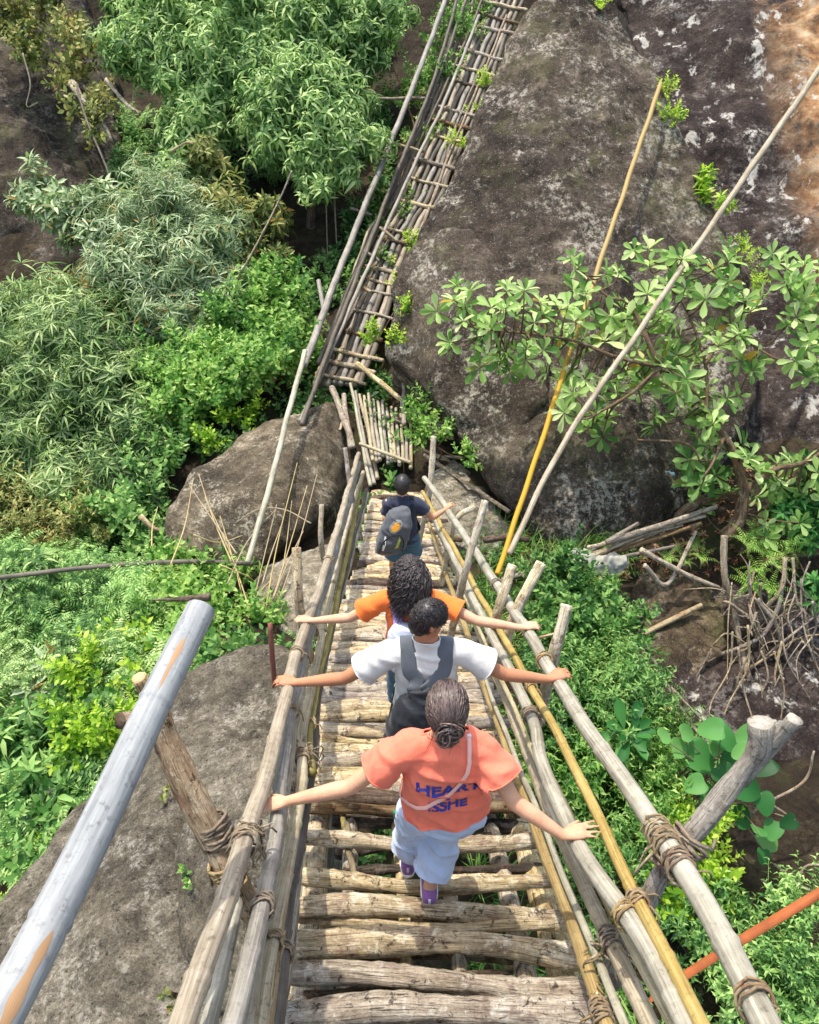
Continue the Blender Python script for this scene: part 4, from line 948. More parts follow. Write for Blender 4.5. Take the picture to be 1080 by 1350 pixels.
plant('bush','yellow-green sprigs standing out of the dark bush on the left','sprigs',[(110,985,8.7,.22),(135,965,8.7,.2),(168,955,8.7,.2),(75,950,9,.15)],'twig','yellow',.3,None,None,.015,dens=26,per=6,clump=.18)
plant('bush','yellow-green feathery bush at the left edge above the rock slab','bush',[(35,1165,8.1,.32),(10,1190,8.0,.3),(70,1130,8.2,.25)],'feather','yellow',.3,None,None,.02,dens=20,per=7,clump=.24)
plant('creeper','climbing leaves along the left side of the upper walkway','creeper',[(580,110,18.3,.45),(600,50,18.9,.45),(560,190,17.6,.35),(625,20,19.2,.4),(540,270,16.8,.3),(510,300,16.4,.3),(490,360,15.8,.25),(505,60,19.6,.4),(530,130,18.8,.35)],'twig','bright',.36,None,None,.02,dens=18,per=6,clump=.28)
plant('creeper','yellow-green leaves growing between the upper walkway and the huge boulder','creeper',[(545,325,15.6,.25),(605,190,17,.22),(530,375,15.0,.2),(630,150,17.6,.2),(640,110,18,.2),(503,440,13.6,.16),(535,415,12.6,.12),(520,450,12.6,.1),(515,345,15.6,.16)],'twig','yellow',.26,None,None,.015,dens=30,per=5,clump=.2)
plant('shrub','leafy green plant beside the platform at the foot of the boulder','shrub',[(556,528,12.3,.16),(592,568,12.0,.16),(568,575,12.2,.18),(612,604,11.8,.12),(553,552,12.3,.16)],'twig','bright',.28,None,None,.015,dens=34,per=5,clump=.2)
for k,(lab,px) in enumerate((('small yellow-green plant in the crack near the tip of the yellow pole',[(872,118,13.6,.16),(884,146,13.5,.15),(893,160,13.4,.1)]),('small plant at the middle of the crack between boulder and cliff',[(935,240,13.2,.13),(945,262,13.1,.14)]),('little plant low in the crack above the leafy branch',[(975,325,12.9,.13),(985,345,12.8,.14),(990,370,12.7,.12)]),('tuft of roots and leaves on top of the crack at the upper edge',[(785,5,14.0,.16),(800,-8,14.1,.2)]))):
    plant('crack_plant',lab,'plant',px,'twig' if k!=1 else 'rosette_fine','yellow',.2,'plants in the crack',(px[0][0],px[0][1]+10,px[0][2]+.3),.012,dens=34,per=5,clump=.2)
# right bank shrubs
plant('shrub','dense bright shrub below the pale sack','shrub',[(722,760,9.9,.3),(762,790,9.7,.35),(800,815,9.6,.35),(740,830,9.5,.35),(785,850,9.4,.3)],'twig','shrub',.3,'shrubs under the right railing',None,.02,dens=26,per=9,clump=.28)
plant('shrub','dense dark green shrub under the upright tied stump','shrub',[(725,900,9.0,.35),(775,905,9.0,.35),(825,890,9.1,.3),(760,960,8.7,.4),(815,955,8.8,.35),(845,925,9.0,.25)],'twig_small','shrub',.34,'shrubs under the right railing',None,.02,dens=26,per=9,clump=.28)
plant('shrub','fine-leaved shrub beside the round-leaved plant','shrub',[(745,1030,8.4,.35),(800,1035,8.4,.35),(850,1010,8.5,.3),(845,1065,8.2,.3),(870,960,8.8,.22)],'twig_small','bright',.32,'shrubs under the right railing',None,.02,dens=26,per=9,clump=.28)
plant('shrub','yellow-green shrub behind the crossing of rail and forked post','shrub',[(880,1085,8.0,.22),(930,1110,7.9,.25),(945,1140,7.8,.22),(905,1140,7.8,.25),(870,1190,7.6,.25),(910,1190,7.6,.22)],'twig','yellow',.26,'shrubs under the right railing',None,.015,dens=34,per=7,clump=.22)
plant('shrub','dark shrub between the thin yellow rail and the big grey rail','shrub',[(820,1130,7.9,.3),(780,1100,8.0,.3),(850,1180,7.6,.25),(900,1230,7.3,.25),(930,1200,7.5,.25)],'twig_small','shrub',.3,'shrubs under the right railing',None,.02,dens=26,per=8,clump=.26)
plant('shrub','dark green shrub in the lower right corner under the orange beam','shrub',[(1000,1270,7.0,.3),(1055,1300,6.9,.35),(975,1325,6.8,.25),(1070,1230,7.2,.3),(1040,1345,6.7,.3),(1090,1340,6.8,.3),(1020,1210,7.3,.2)],'twig_small','ferny',.3,'shrubs under the right railing',None,.02,dens=24,per=8,clump=.26)
# ferns
def fern(name,label,spots,mat,sz,cat='fern',tm='fern',group='ferns on the right bank'):
    b=P(*spots[0]); o=empty(name,b+np.array([0,.05,-.15]),label,cat,group)
    pos=np.array([P(*s) for s in spots]); ax=np.array([0,-.45,1.])+.25*rng.standard_normal((len(pos),3))
    V,Q,T=scatter('f',tm,pos,ax,sz*rng.uniform(.75,1.15,len(pos))); put('fronds',V,Q,T,ML[mat],o,None,False)
    mb=MB(); tube(mb,spline([b+np.array([0,.1,-.3]),b],n=5),.02,6); mb.build('root',M['trunk'],o); return o
fern('fern','large pale green fern under the big-leaved tree',[(985,715,10.6),(1010,725,10.6),(1000,750,10.5),(1025,745,10.5),(990,770,10.4),(1040,720,10.6),(1000,700,10.7),(1015,775,10.4)],'fern',.42)
fern('fern','small ferns between the bundle of branches and the tree trunk',[(895,725,10.7),(915,718,10.7),(880,735,10.6),(905,740,10.6),(925,735,10.6)],'fern',.26)
fern('fern','fern leaves just right of the bridge below the pale sack',[(770,760,9.9),(785,775,9.8),(755,752,10),(800,770,9.9)],'fern',.34)
# leafy sprigs on the slab cleft
for lab,s in (('little leafy sprig growing in the cleft of the rock slab',[(243,1150,6.2),(250,1168,6.1)]),('tiny sprig on the rock slab near the lower edge',[(222,1310,5.3),(228,1325,5.3)]),('small yellowish tuft at the upper end of the slab cleft',[(217,1058,6.9),(219,1045,6.95)])):
    fern('sprig',lab,s,'bright' if 'leafy' in lab else 'olive',.16,'sprig','twig','sprigs on the slab')
# round-leaved plant
def round_leaves():
    lv=[(925,1000,26),(900,985,17),(935,960,20),(960,975,22),(985,970,20),(978,992,16),(945,985,14),(910,965,15),(990,1040,24),(1005,1010,20),(960,1025,20),(985,1075,20),(1010,1060,18),(915,1035,17),(1020,1095,16),(1040,1085,13),(1015,1110,17),(940,1050,15),(970,1000,18),(1000,1090,14),(880,968,14),(1008,1130,12)]
    b=P(960,1040,8.3); o=empty('round_leaved_plant',b,'plant with big round dark green leaves by the forked post','plant')
    parts=[];mb=MB()
    for u,v,r in lv:
        z=7.9+R_.uniform(-.2,.2); L=2.0*r/1080*z; p=P(u,v,z); a=R_.uniform(0,6.3)
        V,Q,T=leafV('heart',L,L*.9,.38,.4); d=np.array([math.cos(a),math.sin(a)*.8-.2,-.1]); up=np.array([R_.uniform(-.3,.3),-.45+R_.uniform(-.2,.2),1])
        place(parts,V,Q,T,p-nrm(d)*L*.5,d,up)
        tube(mb,spline([b+rng.standard_normal(3)*.05-np.array([0,0,.2]),(b+p)/2+np.array([0,0,-.05]),p-nrm(d)*L*.4],n=8),.006,5)
    V,Q,T=pack(parts); me=mk('r',V,Q,T); me=evaluated(me,[('SUBSURF',dict(levels=2,render_levels=2))]); 
    for p_ in me.polygons: p_.use_smooth=True
    Vv,_=marr(me); setV(me,Vv-b); put_mesh('leaves',me,b,ML['round'],o); mb.build('stems',M['bamboo_green'],o)
round_leaves()
# broad star-shaped plant
fern('star_plant','star-shaped rosette of broad green leaves below the right railing',[(825,965,8.2),(832,972,8.15)],'round',.36,'plant','rosette',None)

# ---------- the big-leaved tree on the right ----------
def big_tree():
    b=P(962,706,10.75); o=empty('broadleaf_tree',b,'leaning tree with rosettes of large glossy leaves in front of the boulder','tree')
    mb=MB(); limbs=[]
    def limb(pts,r0,r1,store=True):
        p=spline([P(*q) for q in pts],step=.04); tube(mb,p,[r0,r1],9,rough=.07)
        if store: limbs.append(p)
    limb([(955,708,10.8),(972,690,10.7),(980,650,10.6),(972,610,10.5),(955,575,10.4),(932,545,10.3)],.10,.035)
    limb([(932,545,10.3),(905,505,10.2),(870,485,10.2),(810,470,10.1),(760,450,10.1),(700,440,10.1),(640,435,10.2)],.032,.012)
    limb([(870,485,10.2),(850,440,10.2),(830,400,10.3),(800,390,10.3),(770,360,10.4)],.035,.012)
    limb([(932,545,10.3),(930,480,10.3),(910,420,10.4),(890,380,10.5),(880,350,10.6)],.026,.01)
    limb([(930,480,10.3),(960,440,10.5),(1000,460,10.6)],.03,.012)
    limb([(870,485,10.2),(830,520,10.0),(780,550,9.9)],.03,.012)
    limb([(980,650,10.6),(1020,620,10.5),(1060,610,10.5),(1110,580,10.6)],.045,.02)
    limb([(1110,580,10.6),(1095,480,10.7),(1070,440,10.7),(1055,380,10.8)],.035,.012)
    limb([(955,575,10.4),(940,610,10.2),(930,625,10.1)],.03,.012)
    limb([(840,580,10.4),(905,585,10.3),(925,610,10.3)],.016,.012,False)
    limb([(1000,745,10.9),(1050,730,10.9),(1150,722,10.9)],.06,.05,False)
    limb([(885,700,11.2),(905,672,11.1),(940,655,11.0),(985,655,10.8)],.075,.06,False)
    ros=[(600,395),(612,425),(628,445),(650,405),(648,430),(690,385),(672,405),(660,468),(700,430),(690,455),(720,462),(738,440),(640,470),(655,488),(620,385),(712,395),(598,450),
      (755,352),(775,385),(790,420),(820,400),(815,360),(850,345),(872,372),(800,450),(850,440),(835,425),(880,410),(905,378),(922,350),(935,398),(900,440),(945,450),(860,480),(880,462),(905,500),(890,520),(870,545),(920,470),(760,520),(790,542),(745,545),(780,568),(765,500),(830,500),(810,515),(850,510),(930,510),(955,530),(970,440),(1000,470),(985,400),(960,375),(940,560),(975,480),(755,400),(765,445),(740,500),(915,530),(960,345),(895,345),
      (915,605),(935,590),(962,590),(945,630),(925,640),(1000,620),(1030,640),(1005,655),(1040,605),(1035,690),(1062,650),(1010,690),(985,600),(1055,690),(1020,670),(950,655),(1075,620),(1045,665),
      (1035,372),(1060,400),(1070,445),(1048,420),(1052,480),(1080,350),(1095,400),(1090,460),(1040,350),(1075,500)]
    allp=np.concatenate(limbs); pos=[];ax=[];sc=[]
    for u,v in ros:
        for k in range(3 if R_.random()<.75 else 2):
            j=1 if k==0 else 0
            z=10.3+R_.uniform(-.35,.35)-(.25 if u<760 else 0)+(.3 if v>590 else 0); p=P(u+R_.uniform(-6,6)+(0 if j else R_.uniform(-22,22)),v+R_.uniform(-5,5)+(0 if j else R_.uniform(-18,18)),z+(0 if j else .3))
            q=allp[int(np.argmin(((allp-p)**2).sum(1)))]
            m_=(p+q)/2+np.array([0,0,-.06])+rng.standard_normal(3)*.03
            tube(mb,spline([q,m_,p],step=.06),[.014,.007],5)
            pos.append(p); ax.append(nrm(p-m_)*.5+np.array([0,-.35,.8])+.45*rng.standard_normal(3)); sc.append(R_.uniform(.2,.32)*(.85 if u<760 else 1))
    V,Q,T=scatter('r','rosette',np.array(pos),np.array(ax),np.array(sc)); put('leaves',V,Q,T,ML['big'],o,None,True)
    mb.build('trunk',M['trunk'],o)
big_tree()
plant('shrub','glossy dark green leaves at the right edge beneath the big-leaved tree','shrub',[(1040,680,10.9,.25),(1060,640,11.1,.25),(1075,700,10.8,.25),(1075,780,10.4,.2),(1050,700,10.9,.2)],'rosette_fine','round',.24,None,None,.02,dens=24,per=6,clump=.22)
# hanging roots
RO=empty('hanging_roots',P(975,720,10.8),'tangle of pale bare roots hanging below the tree over the dark ledge','roots')
def root(pts,r0,r1=None,z=10.35,mat='twig'):
    mb=MB(); pp=spline([P(u+R_.uniform(-2,2),v,z+R_.uniform(-.12,.12)) for u,v in pts],step=.04); tube(mb,pp,[r0,r0*.55 if r1 is None else r1],7,rough=.1); mb.build('root',M[mat],RO)
root([(956,706),(955,760),(968,800),(975,850),(985,890),(1003,920),(1004,960)],.045,.03)
root([(1035,735),(1032,775),(1012,800),(995,815),(960,795),(955,793),(990,785)],.03)
root([(1033,765),(1028,800),(1010,835),(985,850),(945,865),(938,880),(938,910),(912,915)],.032)
root([(998,790),(1025,825),(1040,870),(1070,905),(1110,930)],.035,.02)
root([(995,812),(1005,850),(1010,900)],.02)
root([(1045,735),(1050,790),(1060,810),(1062,850)],.022)
root([(1005,870),(1040,840),(1080,810),(1110,790)],.02); root([(990,880),(1030,855),(1060,840),(1100,835)],.018)
root([(1060,810),(1070,850),(1090,860)],.015); root([(990,815),(985,760),(990,740)],.018)
root([(940,850),(960,835),(985,850)],.014); root([(913,930),(917,905),(921,890)],.02)
root([(1004,960),(1010,1000),(1030,1060),(1060,1130),(1100,1190)],.022,.018,9.6); root([(900,1085),(960,1090),(1010,1060),(1060,1030),(1075,990)],.018,.012,8.2)
root([(1020,1140),(1060,1170),(1100,1180)],.018,.014,8.0); root([(1005,1160),(1040,1200)],.018,.014,7.9); root([(1050,1190),(1060,1145),(1090,1140)],.014,.01,7.9)
root([(885,905),(905,930),(935,960),(960,1000)],.016,.012,9.0); root([(1000,1050),(1040,1075)],.015,.012,8.0)
for _ in range(26):
    u,v=R_.uniform(960,1080),R_.uniform(740,860); L=R_.uniform(60,170); d_=R_.uniform(-40,60)
    root([(u,v),(u+d_*.3+R_.uniform(-14,14),v+L*.35),(u+d_*.7+R_.uniform(-16,16),v+L*.7),(u+d_,v+L)],R_.uniform(.008,.018),.005,R_.uniform(9.9,10.4))
for _ in range(46):
    u,v=R_.uniform(930,1085),R_.uniform(770,930); a=R_.uniform(0,6.3); L=R_.uniform(20,70)
    root([(u,v),(u+L*.5*math.cos(a)+R_.uniform(-8,8),v+L*.4*math.sin(a)),(u+L*math.cos(a),v+L*.8*math.sin(a)+8)],R_.uniform(.005,.011))
# bare vines and dry twigs on the left slope
BT=empty('bare_branches',P(310,400,15),'bare dead branches arching in front of the olive tree','branches')
def bare(pts,r,z): mb=MB(); tube(mb,spline([P(u,v,z) for u,v in pts],step=.06),[r,r*.5],6,rough=.08); mb.build('branch',M['twig'],BT)
bare([(235,450),(270,420),(300,390),(340,320),(370,260),(385,225)],.03,14.6); bare([(250,440),(310,370),(350,300),(365,270)],.022,14.5); bare([(240,430),(265,400),(280,385)],.02,14.5)
bare([(225,200),(245,188),(255,190)],.03,15.5); bare([(240,295),(265,290),(280,294)],.028,15.2); bare([(135,440),(160,465),(155,500)],.03,13.4); bare([(160,580),(168,620),(172,650)],.025,12.8)
bare([(100,110),(115,160),(140,220),(155,270)],.025,16.6); bare([(30,70),(40,110),(35,140),(50,135)],.02,17.4); bare([(430,265),(432,340)],.015,16.2); bare([(441,262),(445,345)],.02,16.4)
bare([(185,680),(200,695),(215,700)],.05,11.6)
VI=empty('vine_strand',P(110,120,17.4),'pale mossy bark strand hanging down the upper left cliff','vine')
mb=MB(); tube(mb,spline([P(95,110,17.3),P(108,130,17.1),P(125,150,17.0),P(140,170,16.9),P(147,185,16.9)],step=.05),[.09,.03],8,rough=.2); mb.build('stem',M['log'],VI)
mb=MB(); tube(mb,spline([P(140,105,17.3),P(165,135,17.1),P(185,150,17)],step=.05),[.05,.03],7,rough=.15); mb.build('stem',M['log'],VI)
# dry reeds by the left railing
RE=empty('dry_reeds',P(375,760,10.2),'bunch of dry straw-coloured reeds sticking up beside the left railing','reeds')
for a,b in (((345,835),(392,610)),((352,832),(385,660)),((350,820),(405,640)),((322,850),(365,665)),((358,820),(418,625)),((360,790),(400,700)),((312,730),(250,640)),((330,835),(290,680)),((305,740),(262,625)),((225,745),(255,630)),((333,815),(270,655)),((346,770),(372,690)),((300,770),(365,670)),((255,705),(320,706)),((330,800),(362,760)),((290,745),(340,770)),((200,720),(208,668))):
    mb=MB(); p0=P(*a,10.0); p1=P(*b,10.9 if b[1]<690 else 10.5); tube(mb,spline([p0,(p0+p1)/2+rng.standard_normal(3)*.04,p1],step=.06),[.011,.005],5); mb.build('reed',M['reed'] if 'reed' in M else M['bamboo'],RE)
mb=MB(); tube(mb,spline([P(310,690,10.9),P(340,672,10.8),P(375,672,10.7),P(410,690,10.6)],step=.05),.01,5); mb.build('reed',M['twig'],RE)
DS=empty('dead_branch',P(240,790,10),'dead pointed branch lying behind the tip of the foreground pole','branch')
mb=MB(); tube(mb,spline([P(200,791,9.8),P(235,790,9.7),P(275,787,9.5)],step=.04),[.01,.05],8,rough=.1); mb.build('wood',M['trunk'],DS)

def scrap():
    mb=MB(); ellipsoid(mb,P(881,622,11.3),.045,.02,.02); ellipsoid(mb,P(886,625,11.28),.035,.02,.02); me=fuse(mb,.008,2); wrinkle(me,.012,24); V,_=marr(me); off=V.mean(0); setV(me,V-off)
    put_mesh('plastic_scrap',me,off,m_plain('blue_plastic','9db9c0',.4,30,.1,.002),None,'scrap of light blue plastic lying at the foot of the huge boulder','litter')
# ---------- undergrowth ----------
def in_px(u,v,boxes): return any(a<=u<=c and b<=v<=d for a,b,c,d in boxes)
def cover(name,label,n,ybox,ok,tm,mat,size,lift=.05,tilt=.35):
    pos=[];tries=0
    x=rng.uniform(ybox[0],ybox[1],n*6); y=rng.uniform(ybox[2],ybox[3],n*6); z=ground(x,y)
    for a,b,c in zip(x,y,z):
        u,v,_=proj((a,b,c))
        if ok(u,v): pos.append((a,b,c+lift))
        if len(pos)>=n: break
    pos=np.array(pos); ax=np.array([0,-.25,1.])+tilt*rng.standard_normal((len(pos),3))
    V,Q,T=scatter(name,tm,pos,ax,size*rng.uniform(.6,1.25,len(pos))); put(name,V,Q,T,ML[mat],None,None,False,label,'undergrowth',None,'stuff')
nz=lambda u,v,s,o=0: noise.noise(Vector((u*s,v*s,o)))
cover('undergrowth','mixed green undergrowth covering the left slope',5200,(-13,1.2,3.5,24),lambda u,v:-300<u<520 and v<1230 and nz(u,v,.012)>-.12 and not in_px(u,v,[(330,240,450,340),(-200,70,150,385),(360,-50,430,90),(215,606,470,850)]),'twig','shrub',.42)
cover('undergrowth','paler ferny undergrowth on the left slope',1500,(-13,1,3.5,22),lambda u,v:-300<u<440 and v<1230 and nz(u,v,.014,5)>.05 and not in_px(u,v,[(330,240,450,340),(-200,70,150,385),(205,540,470,850)]),'feather','ferny',.38,.1)
cover('undergrowth','dark leafy ground cover in the gully right of the bridge',1500,(.5,7,1.5,10.5),lambda u,v:(590<u<1200 and v>735 and not (u>835 and v<945) and not (u>960 and v<1190 and v>935)) and nz(u,v,.02,2)>-.1,'twig_small','shrub',.27)
cover('grass_tufts','thin grass tufts on the bank right of the bridge',420,(.5,6,2.5,10.5),lambda u,v:(620<u<840 and v>690) and nz(u,v,.02,8)>-.1,'grass','bright',.4,0)
cover('fallen_leaves','brown fallen leaves scattered over the bare dirt of the right bank',700,(1.0,7,5,12.5),lambda u,v:(690<u<1100 and 620<v<960),'rosette_fine','brown',.09,.02,.8)
# ---------- people ----------
def ik(a,c,l1,l2,hint):
    a=np.asarray(a,float); c=np.asarray(c,float); d=np.linalg.norm(c-a)
    k=max(1.0,d*1.015/(l1+l2)); l1*=k; l2*=k
    n=(c-a)/d; x=(l1*l1-l2*l2+d*d)/(2*d); h=math.sqrt(max(0,l1*l1-x*x)); hn=np.asarray(hint)-n*(np.asarray(hint)@n)
    return a+n*x+nrm(hn)*h
def rot_axes(yaw=0,pitch=0,roll=0,R0=(1,0,0),F0=(0,1,0)):
    R0=np.asarray(R0,float);F0=np.asarray(F0,float);U0=np.cross(R0,F0)
    m=Matrix.Rotation(yaw,3,'Z')@Matrix.Rotation(pitch,3,'X')@Matrix.Rotation(roll,3,'Y')
    A=np.array(m); B=np.stack([R0,F0,U0],1)@A
    return B[:,0],B[:,1],B[:,2]
def hand(mb,w,d,up,side,s,curl=.25,spread=.14,thumb=.6):
    """palm, four fingers of different length, thumb; side=+1 when the thumb is on the +x side of (d, up)"""
    d=nrm(d); x=nrm(np.cross(d,up))*side; n=np.cross(x,d)*side; n=nrm(n)
    if n@np.asarray(up)<0: n=-n
    L=.098*s
    loft(mb,[(w-d*.012*s,x*.022*s,n*.018*s),(w+d*.02*s,x*.028*s,n*.018*s),(w+d*.055*s,x*.038*s,n*.017*s),(w+d*.085*s,x*.040*s,n*.014*s),(w+d*L,x*.037*s,n*.010*s)],14,2.4)
    tips=[]
    for k,(o,l,r) in enumerate(((.029,.066,.0082),(.0105,.076,.0086),(-.009,.071,.0083),(-.027,.056,.0074))):
        p=w+d*(L-.012*s)+x*o*s-n*.001; a=spread*(1.3-k)*.85; f=nrm(d*math.cos(a)+x*math.sin(a)); ang=0
        for j,fr in enumerate((.45,.32,.25)):
            ang+=curl*(.7,1.1,.8)[j]*(1+.12*math.sin(k*2.1+j)); q=p+(f*math.cos(ang)-n*math.sin(ang))*l*fr*s*1.1
            cone(mb,p,q,r*s*(1-.08*j),r*s*(1-.08*(j+1)),8); p=q
        tips.append((p,nrm(f*math.cos(ang)-n*math.sin(ang)),n))
    p=w+d*.028*s+x*.026*s-n*.004; t=nrm(d*math.cos(thumb)+x*math.sin(thumb)-n*.25)
    q=p+t*.04*s; cone(mb,p,q,.0125*s,.0105*s,8); t2=nrm(t+d*.5-n*.15*(1+curl)); cone(mb,q,q+t2*.032*s,.0100*s,.0085*s,8)
    return tips
def cut(me,co,no,near=None,rad=9,pred=None):
    bm=bmesh.new(); bm.from_mesh(me)
    if near is None: g=bm.verts[:]+bm.edges[:]+bm.faces[:]
    else:
        fs=[f for f in bm.faces if (f.calc_center_median()-Vector(near)).length<rad and (pred is None or pred(np.array(f.calc_center_median())))]
        g=list({v for f in fs for v in f.verts})+list({e for f in fs for e in f.edges})+fs
    bmesh.ops.bisect_plane(bm,geom=g,plane_co=tuple(co),plane_no=tuple(no),clear_outer=True)
    # drop loose islands left beyond the cut
    bm.to_mesh(me); bm.free(); return me
def keep_largest(me):
    bm=bmesh.new(); bm.from_mesh(me); bm.verts.ensure_lookup_table(); seen=set(); best=[]
    for v in bm.verts:
        if v.index in seen: continue
        st=[v];isl=[];seen.add(v.index)
        while st:
            q=st.pop(); isl.append(q)
            for e in q.link_edges:
                o=e.other_vert(q)
                if o.index not in seen: seen.add(o.index); st.append(o)
        if len(isl)>len(best): best=isl
    b=set(best); bmesh.ops.delete(bm,geom=[v for v in bm.verts if v not in b],context='VERTS'); bm.to_mesh(me); bm.free(); return me
def wrinkle(me,amp=.006,freq=9,stretch=(1,1,.4),seed=0):
    V,E=marr(me); N=normals(me)
    d=np.array([amp*(noise.fractal(Vector((p[0]*freq*stretch[0]+seed,p[1]*freq*stretch[1],p[2]*freq*stretch[2])),.9,2.1,3)+ .6*(.3-abs(noise.noise(Vector((p[0]*freq*1.4+seed,p[1]*freq*1.4,p[2]*freq*.6)))))) for p in V])
    f2=np.array([amp*.9*max(0,.22-abs(noise.noise(Vector((p[0]*5+seed*3,p[1]*5,p[2]*2.2+p[0]*3)))))*4 for p in V])
    f3=np.array([amp*max(0,.24-abs(noise.noise(Vector((p[0]*3.2+seed,p[1]*3.2,p[2]*12+p[0]*4)))))*5 for p in V])
    setV(me,V+N*(d+f2+f3-amp*.4)[:,None]); return me
def wear(name,me,mat,root,solid=.004,label=None):
    off=ORG[root.name]; V,_=marr(me); setV(me,V-off)
    for p in me.polygons: p.use_smooth=True
    o=put_mesh(name,me,off,mat,root,label)
    if solid: m=o.modifiers.new('thickness','SOLIDIFY'); m.thickness=solid; m.offset=-1
    return o

class Person: pass
def person(label,base,H,feet,skin,lean=.05,yaw=0,sh=.17,headyaw=0,headpitch=-.25,handL=None,handR=None,group='people walking down the bridge',curlL=.3,curlR=.3,hips=None,vox=.0065,elbow=(0,-.35,-1),wide=1.0,shrug=0):
    p=Person(); s=H/1.7; p.s=s; p.H=H
    zb=max(feet[0][2],feet[1][2]) if hips is None else hips
    base=np.array([base[0],base[1],min(feet[0][2],feet[1][2])]); p.root=empty('person',base,label,'person',group)
    R,F,U=rot_axes(yaw); p.R,p.F=R,F
    Z=np.array([0,0,1.])
    pel=np.array([base[0],base[1],(feet[0][2]+feet[1][2])/2+.53*H]); p.pel=pel
    up=nrm(Z*math.cos(lean)+F*math.sin(lean)); tf=nrm(np.cross(up,R)); tf=-tf if tf@F<0 else tf; p.up,p.tf=up,tf
    nb=pel+up*.305*H; p.nb=nb; wa=pel+up*.09*H; ch=pel+up*.20*H
    shp=[nb-up*.040*H+R*sh*s*1.0*sd+up*shrug for sd in (-1,1)]; p.sh=shp
    mb=MB()
    W=wide
    p.trings=lambda g=0,b=-.03: [(pel+up*b*H,R*(.155*s*W+g),tf*(.105*s+g)),(pel+up*.04*H,R*(.15*s*W+g),tf*(.10*s+g)),(wa,R*(.13*s*W+g),tf*(.088*s+g)),(ch,R*(.148*s*W+g),tf*(.102*s+g)),(pel+up*.255*H,R*(.158*s+g),tf*(.09*s+g)),(pel+up*.285*H,R*(.135*s+g),tf*(.068*s+g)),(nb-up*.004*H,R*(.082*s+g*.6),tf*(.058*s+g*.6)),(nb+up*.02*H,R*(.062*s+g*.5),tf*(.058*s+g*.5)),(nb+up*.035*H,R*(.058*s+g*.5),tf*(.056*s+g*.5))]
    loft(mb,p.trings(),22,2.3)
    # head
    hr,hf,hu=rot_axes(yaw+headyaw,headpitch)
    hc=nb+up*.085*H+F*.012*s+hu*.012*s; p.hc=hc; p.hax=(hr,hf,hu)
    cone(mb,nb-up*.03*s-tf*.005,hc-hu*.055*s-hf*.012*s,.058*s,.05*s,14)
    A=np.stack([hr,hf,hu],1)
    ellipsoid(mb,hc+hu*.02*s,.075*s,.096*s,.1*s,A,20)
    ellipsoid(mb,hc-hu*.05*s+hf*.026*s,.056*s,.066*s,.068*s,A,18)
    cone(mb,hc+hf*.094*s+hu*.004*s,hc+hf*.108*s-hu*.028*s,.008*s,.013*s,8)
    ellipsoid(mb,hc+hf*.088*s-hu*.06*s,.022*s,.012*s,.012*s,A,10)
    for sd in (-1,1):
        loft(mb,[(hc+hr*sd*.066*s-hu*.03*s-hf*.004*s,hf*.008*s,hr*.006*s),(hc+hr*sd*.078*s-hu*.018*s-hf*.008*s,hf*.015*s,hr*.007*s),(hc+hr*sd*.082*s+hu*.012*s-hf*.014*s,hf*.021*s,hr*.007*s),(hc+hr*sd*.08*s+hu*.028*s-hf*.01*s,hf*.012*s,hr*.006*s)],10)
    # arms
    p.arm=[]; p.wr=[]; p.tips=[]
    for i,(sd,hd,cl) in enumerate(((-1,handL,curlL),(1,handR,curlR))):
        a=shp[i]; palm,d,uph=hd; w=np.asarray(palm)-nrm(d)*.062*s; p.wr.append(w)
        e=ik(a,w,.172*H,.152*H,np.asarray(elbow)+R*sd*.0); p.arm.append((a,e,w))
        cone(mb,a-R*sd*.035*s-Z*.006,a,.056*s,.050*s,12); ellipsoid(mb,e,.037*s,.037*s,.037*s,None,12)
        cone(mb,a,a*.4+e*.6,.05*s,.043*s,14); cone(mb,a*.4+e*.6,e,.043*s,.037*s,14)
        f1=e*.72+w*.28; cone(mb,e,f1,.037*s,.039*s,14); cone(mb,f1,w,.039*s,.0245*s,14); cone(mb,w-nrm(w-e)*.01,w+nrm(d)*.012*s,.0245*s,.023*s,12)
        p.tips.append(hand(mb,w,d,uph,-sd if True else sd,s,cl))
    # legs
    p.leg=[]
    for i,sd in enumerate((-1,1)):
        h=pel-up*.01*H+R*sd*.085*s; an=np.asarray(feet[i])+Z*.075*s; k=ik(h,an,.245*H,.235*H,F+R*sd*.08); p.leg.append((h,k,an))
        cone(mb,h,h*.5+k*.5,.088*s,.07*s,16); cone(mb,h*.5+k*.5,k,.07*s,.052*s,16)
        c=k*.7+an*.3-F*.012*s; cone(mb,k,c,.05*s,.054*s,14); cone(mb,c,an,.054*s,.035*s,14)
        cone(mb,an-Z*.04*s-F*.03*s,an-Z*.045*s+F*.13*s,.034*s,.03*s,12)
    me=fuse(mb,vox,2,.5); V,_=marr(me); setV(me,V-base)
    p.body=put_mesh('body',me,base,skin,p.root)
    # eyes, brows, lips
    eb=MB()
    for sd in (-1,1): ellipsoid(eb,hc+hf*.083*s+hr*sd*.032*s+hu*.012*s,.0125*s,.0125*s,.0125*s,None,12)
    eb.build('eyes',M['eye'],p.root)
    bb=MB()
    for sd in (-1,1): tube(bb,spline([hc+hf*(.096-.006*k)*s+hr*sd*(.016+.014*k)*s+hu*(.03+.003*(k==1))*s for k in range(3)],n=7),[.004*s,.003*s],6,flat=1)
    bb.build('eyebrows',M['hair_dark'],p.root)
    lb=MB(); ellipsoid(lb,hc+hf*.094*s-hu*.056*s,.02*s,.007*s,.0045*s,A,10); ellipsoid(lb,hc+hf*.094*s-hu*.065*s,.017*s,.007*s,.0055*s,A,10); lb.build('lips',M['lips'],p.root)
    return p
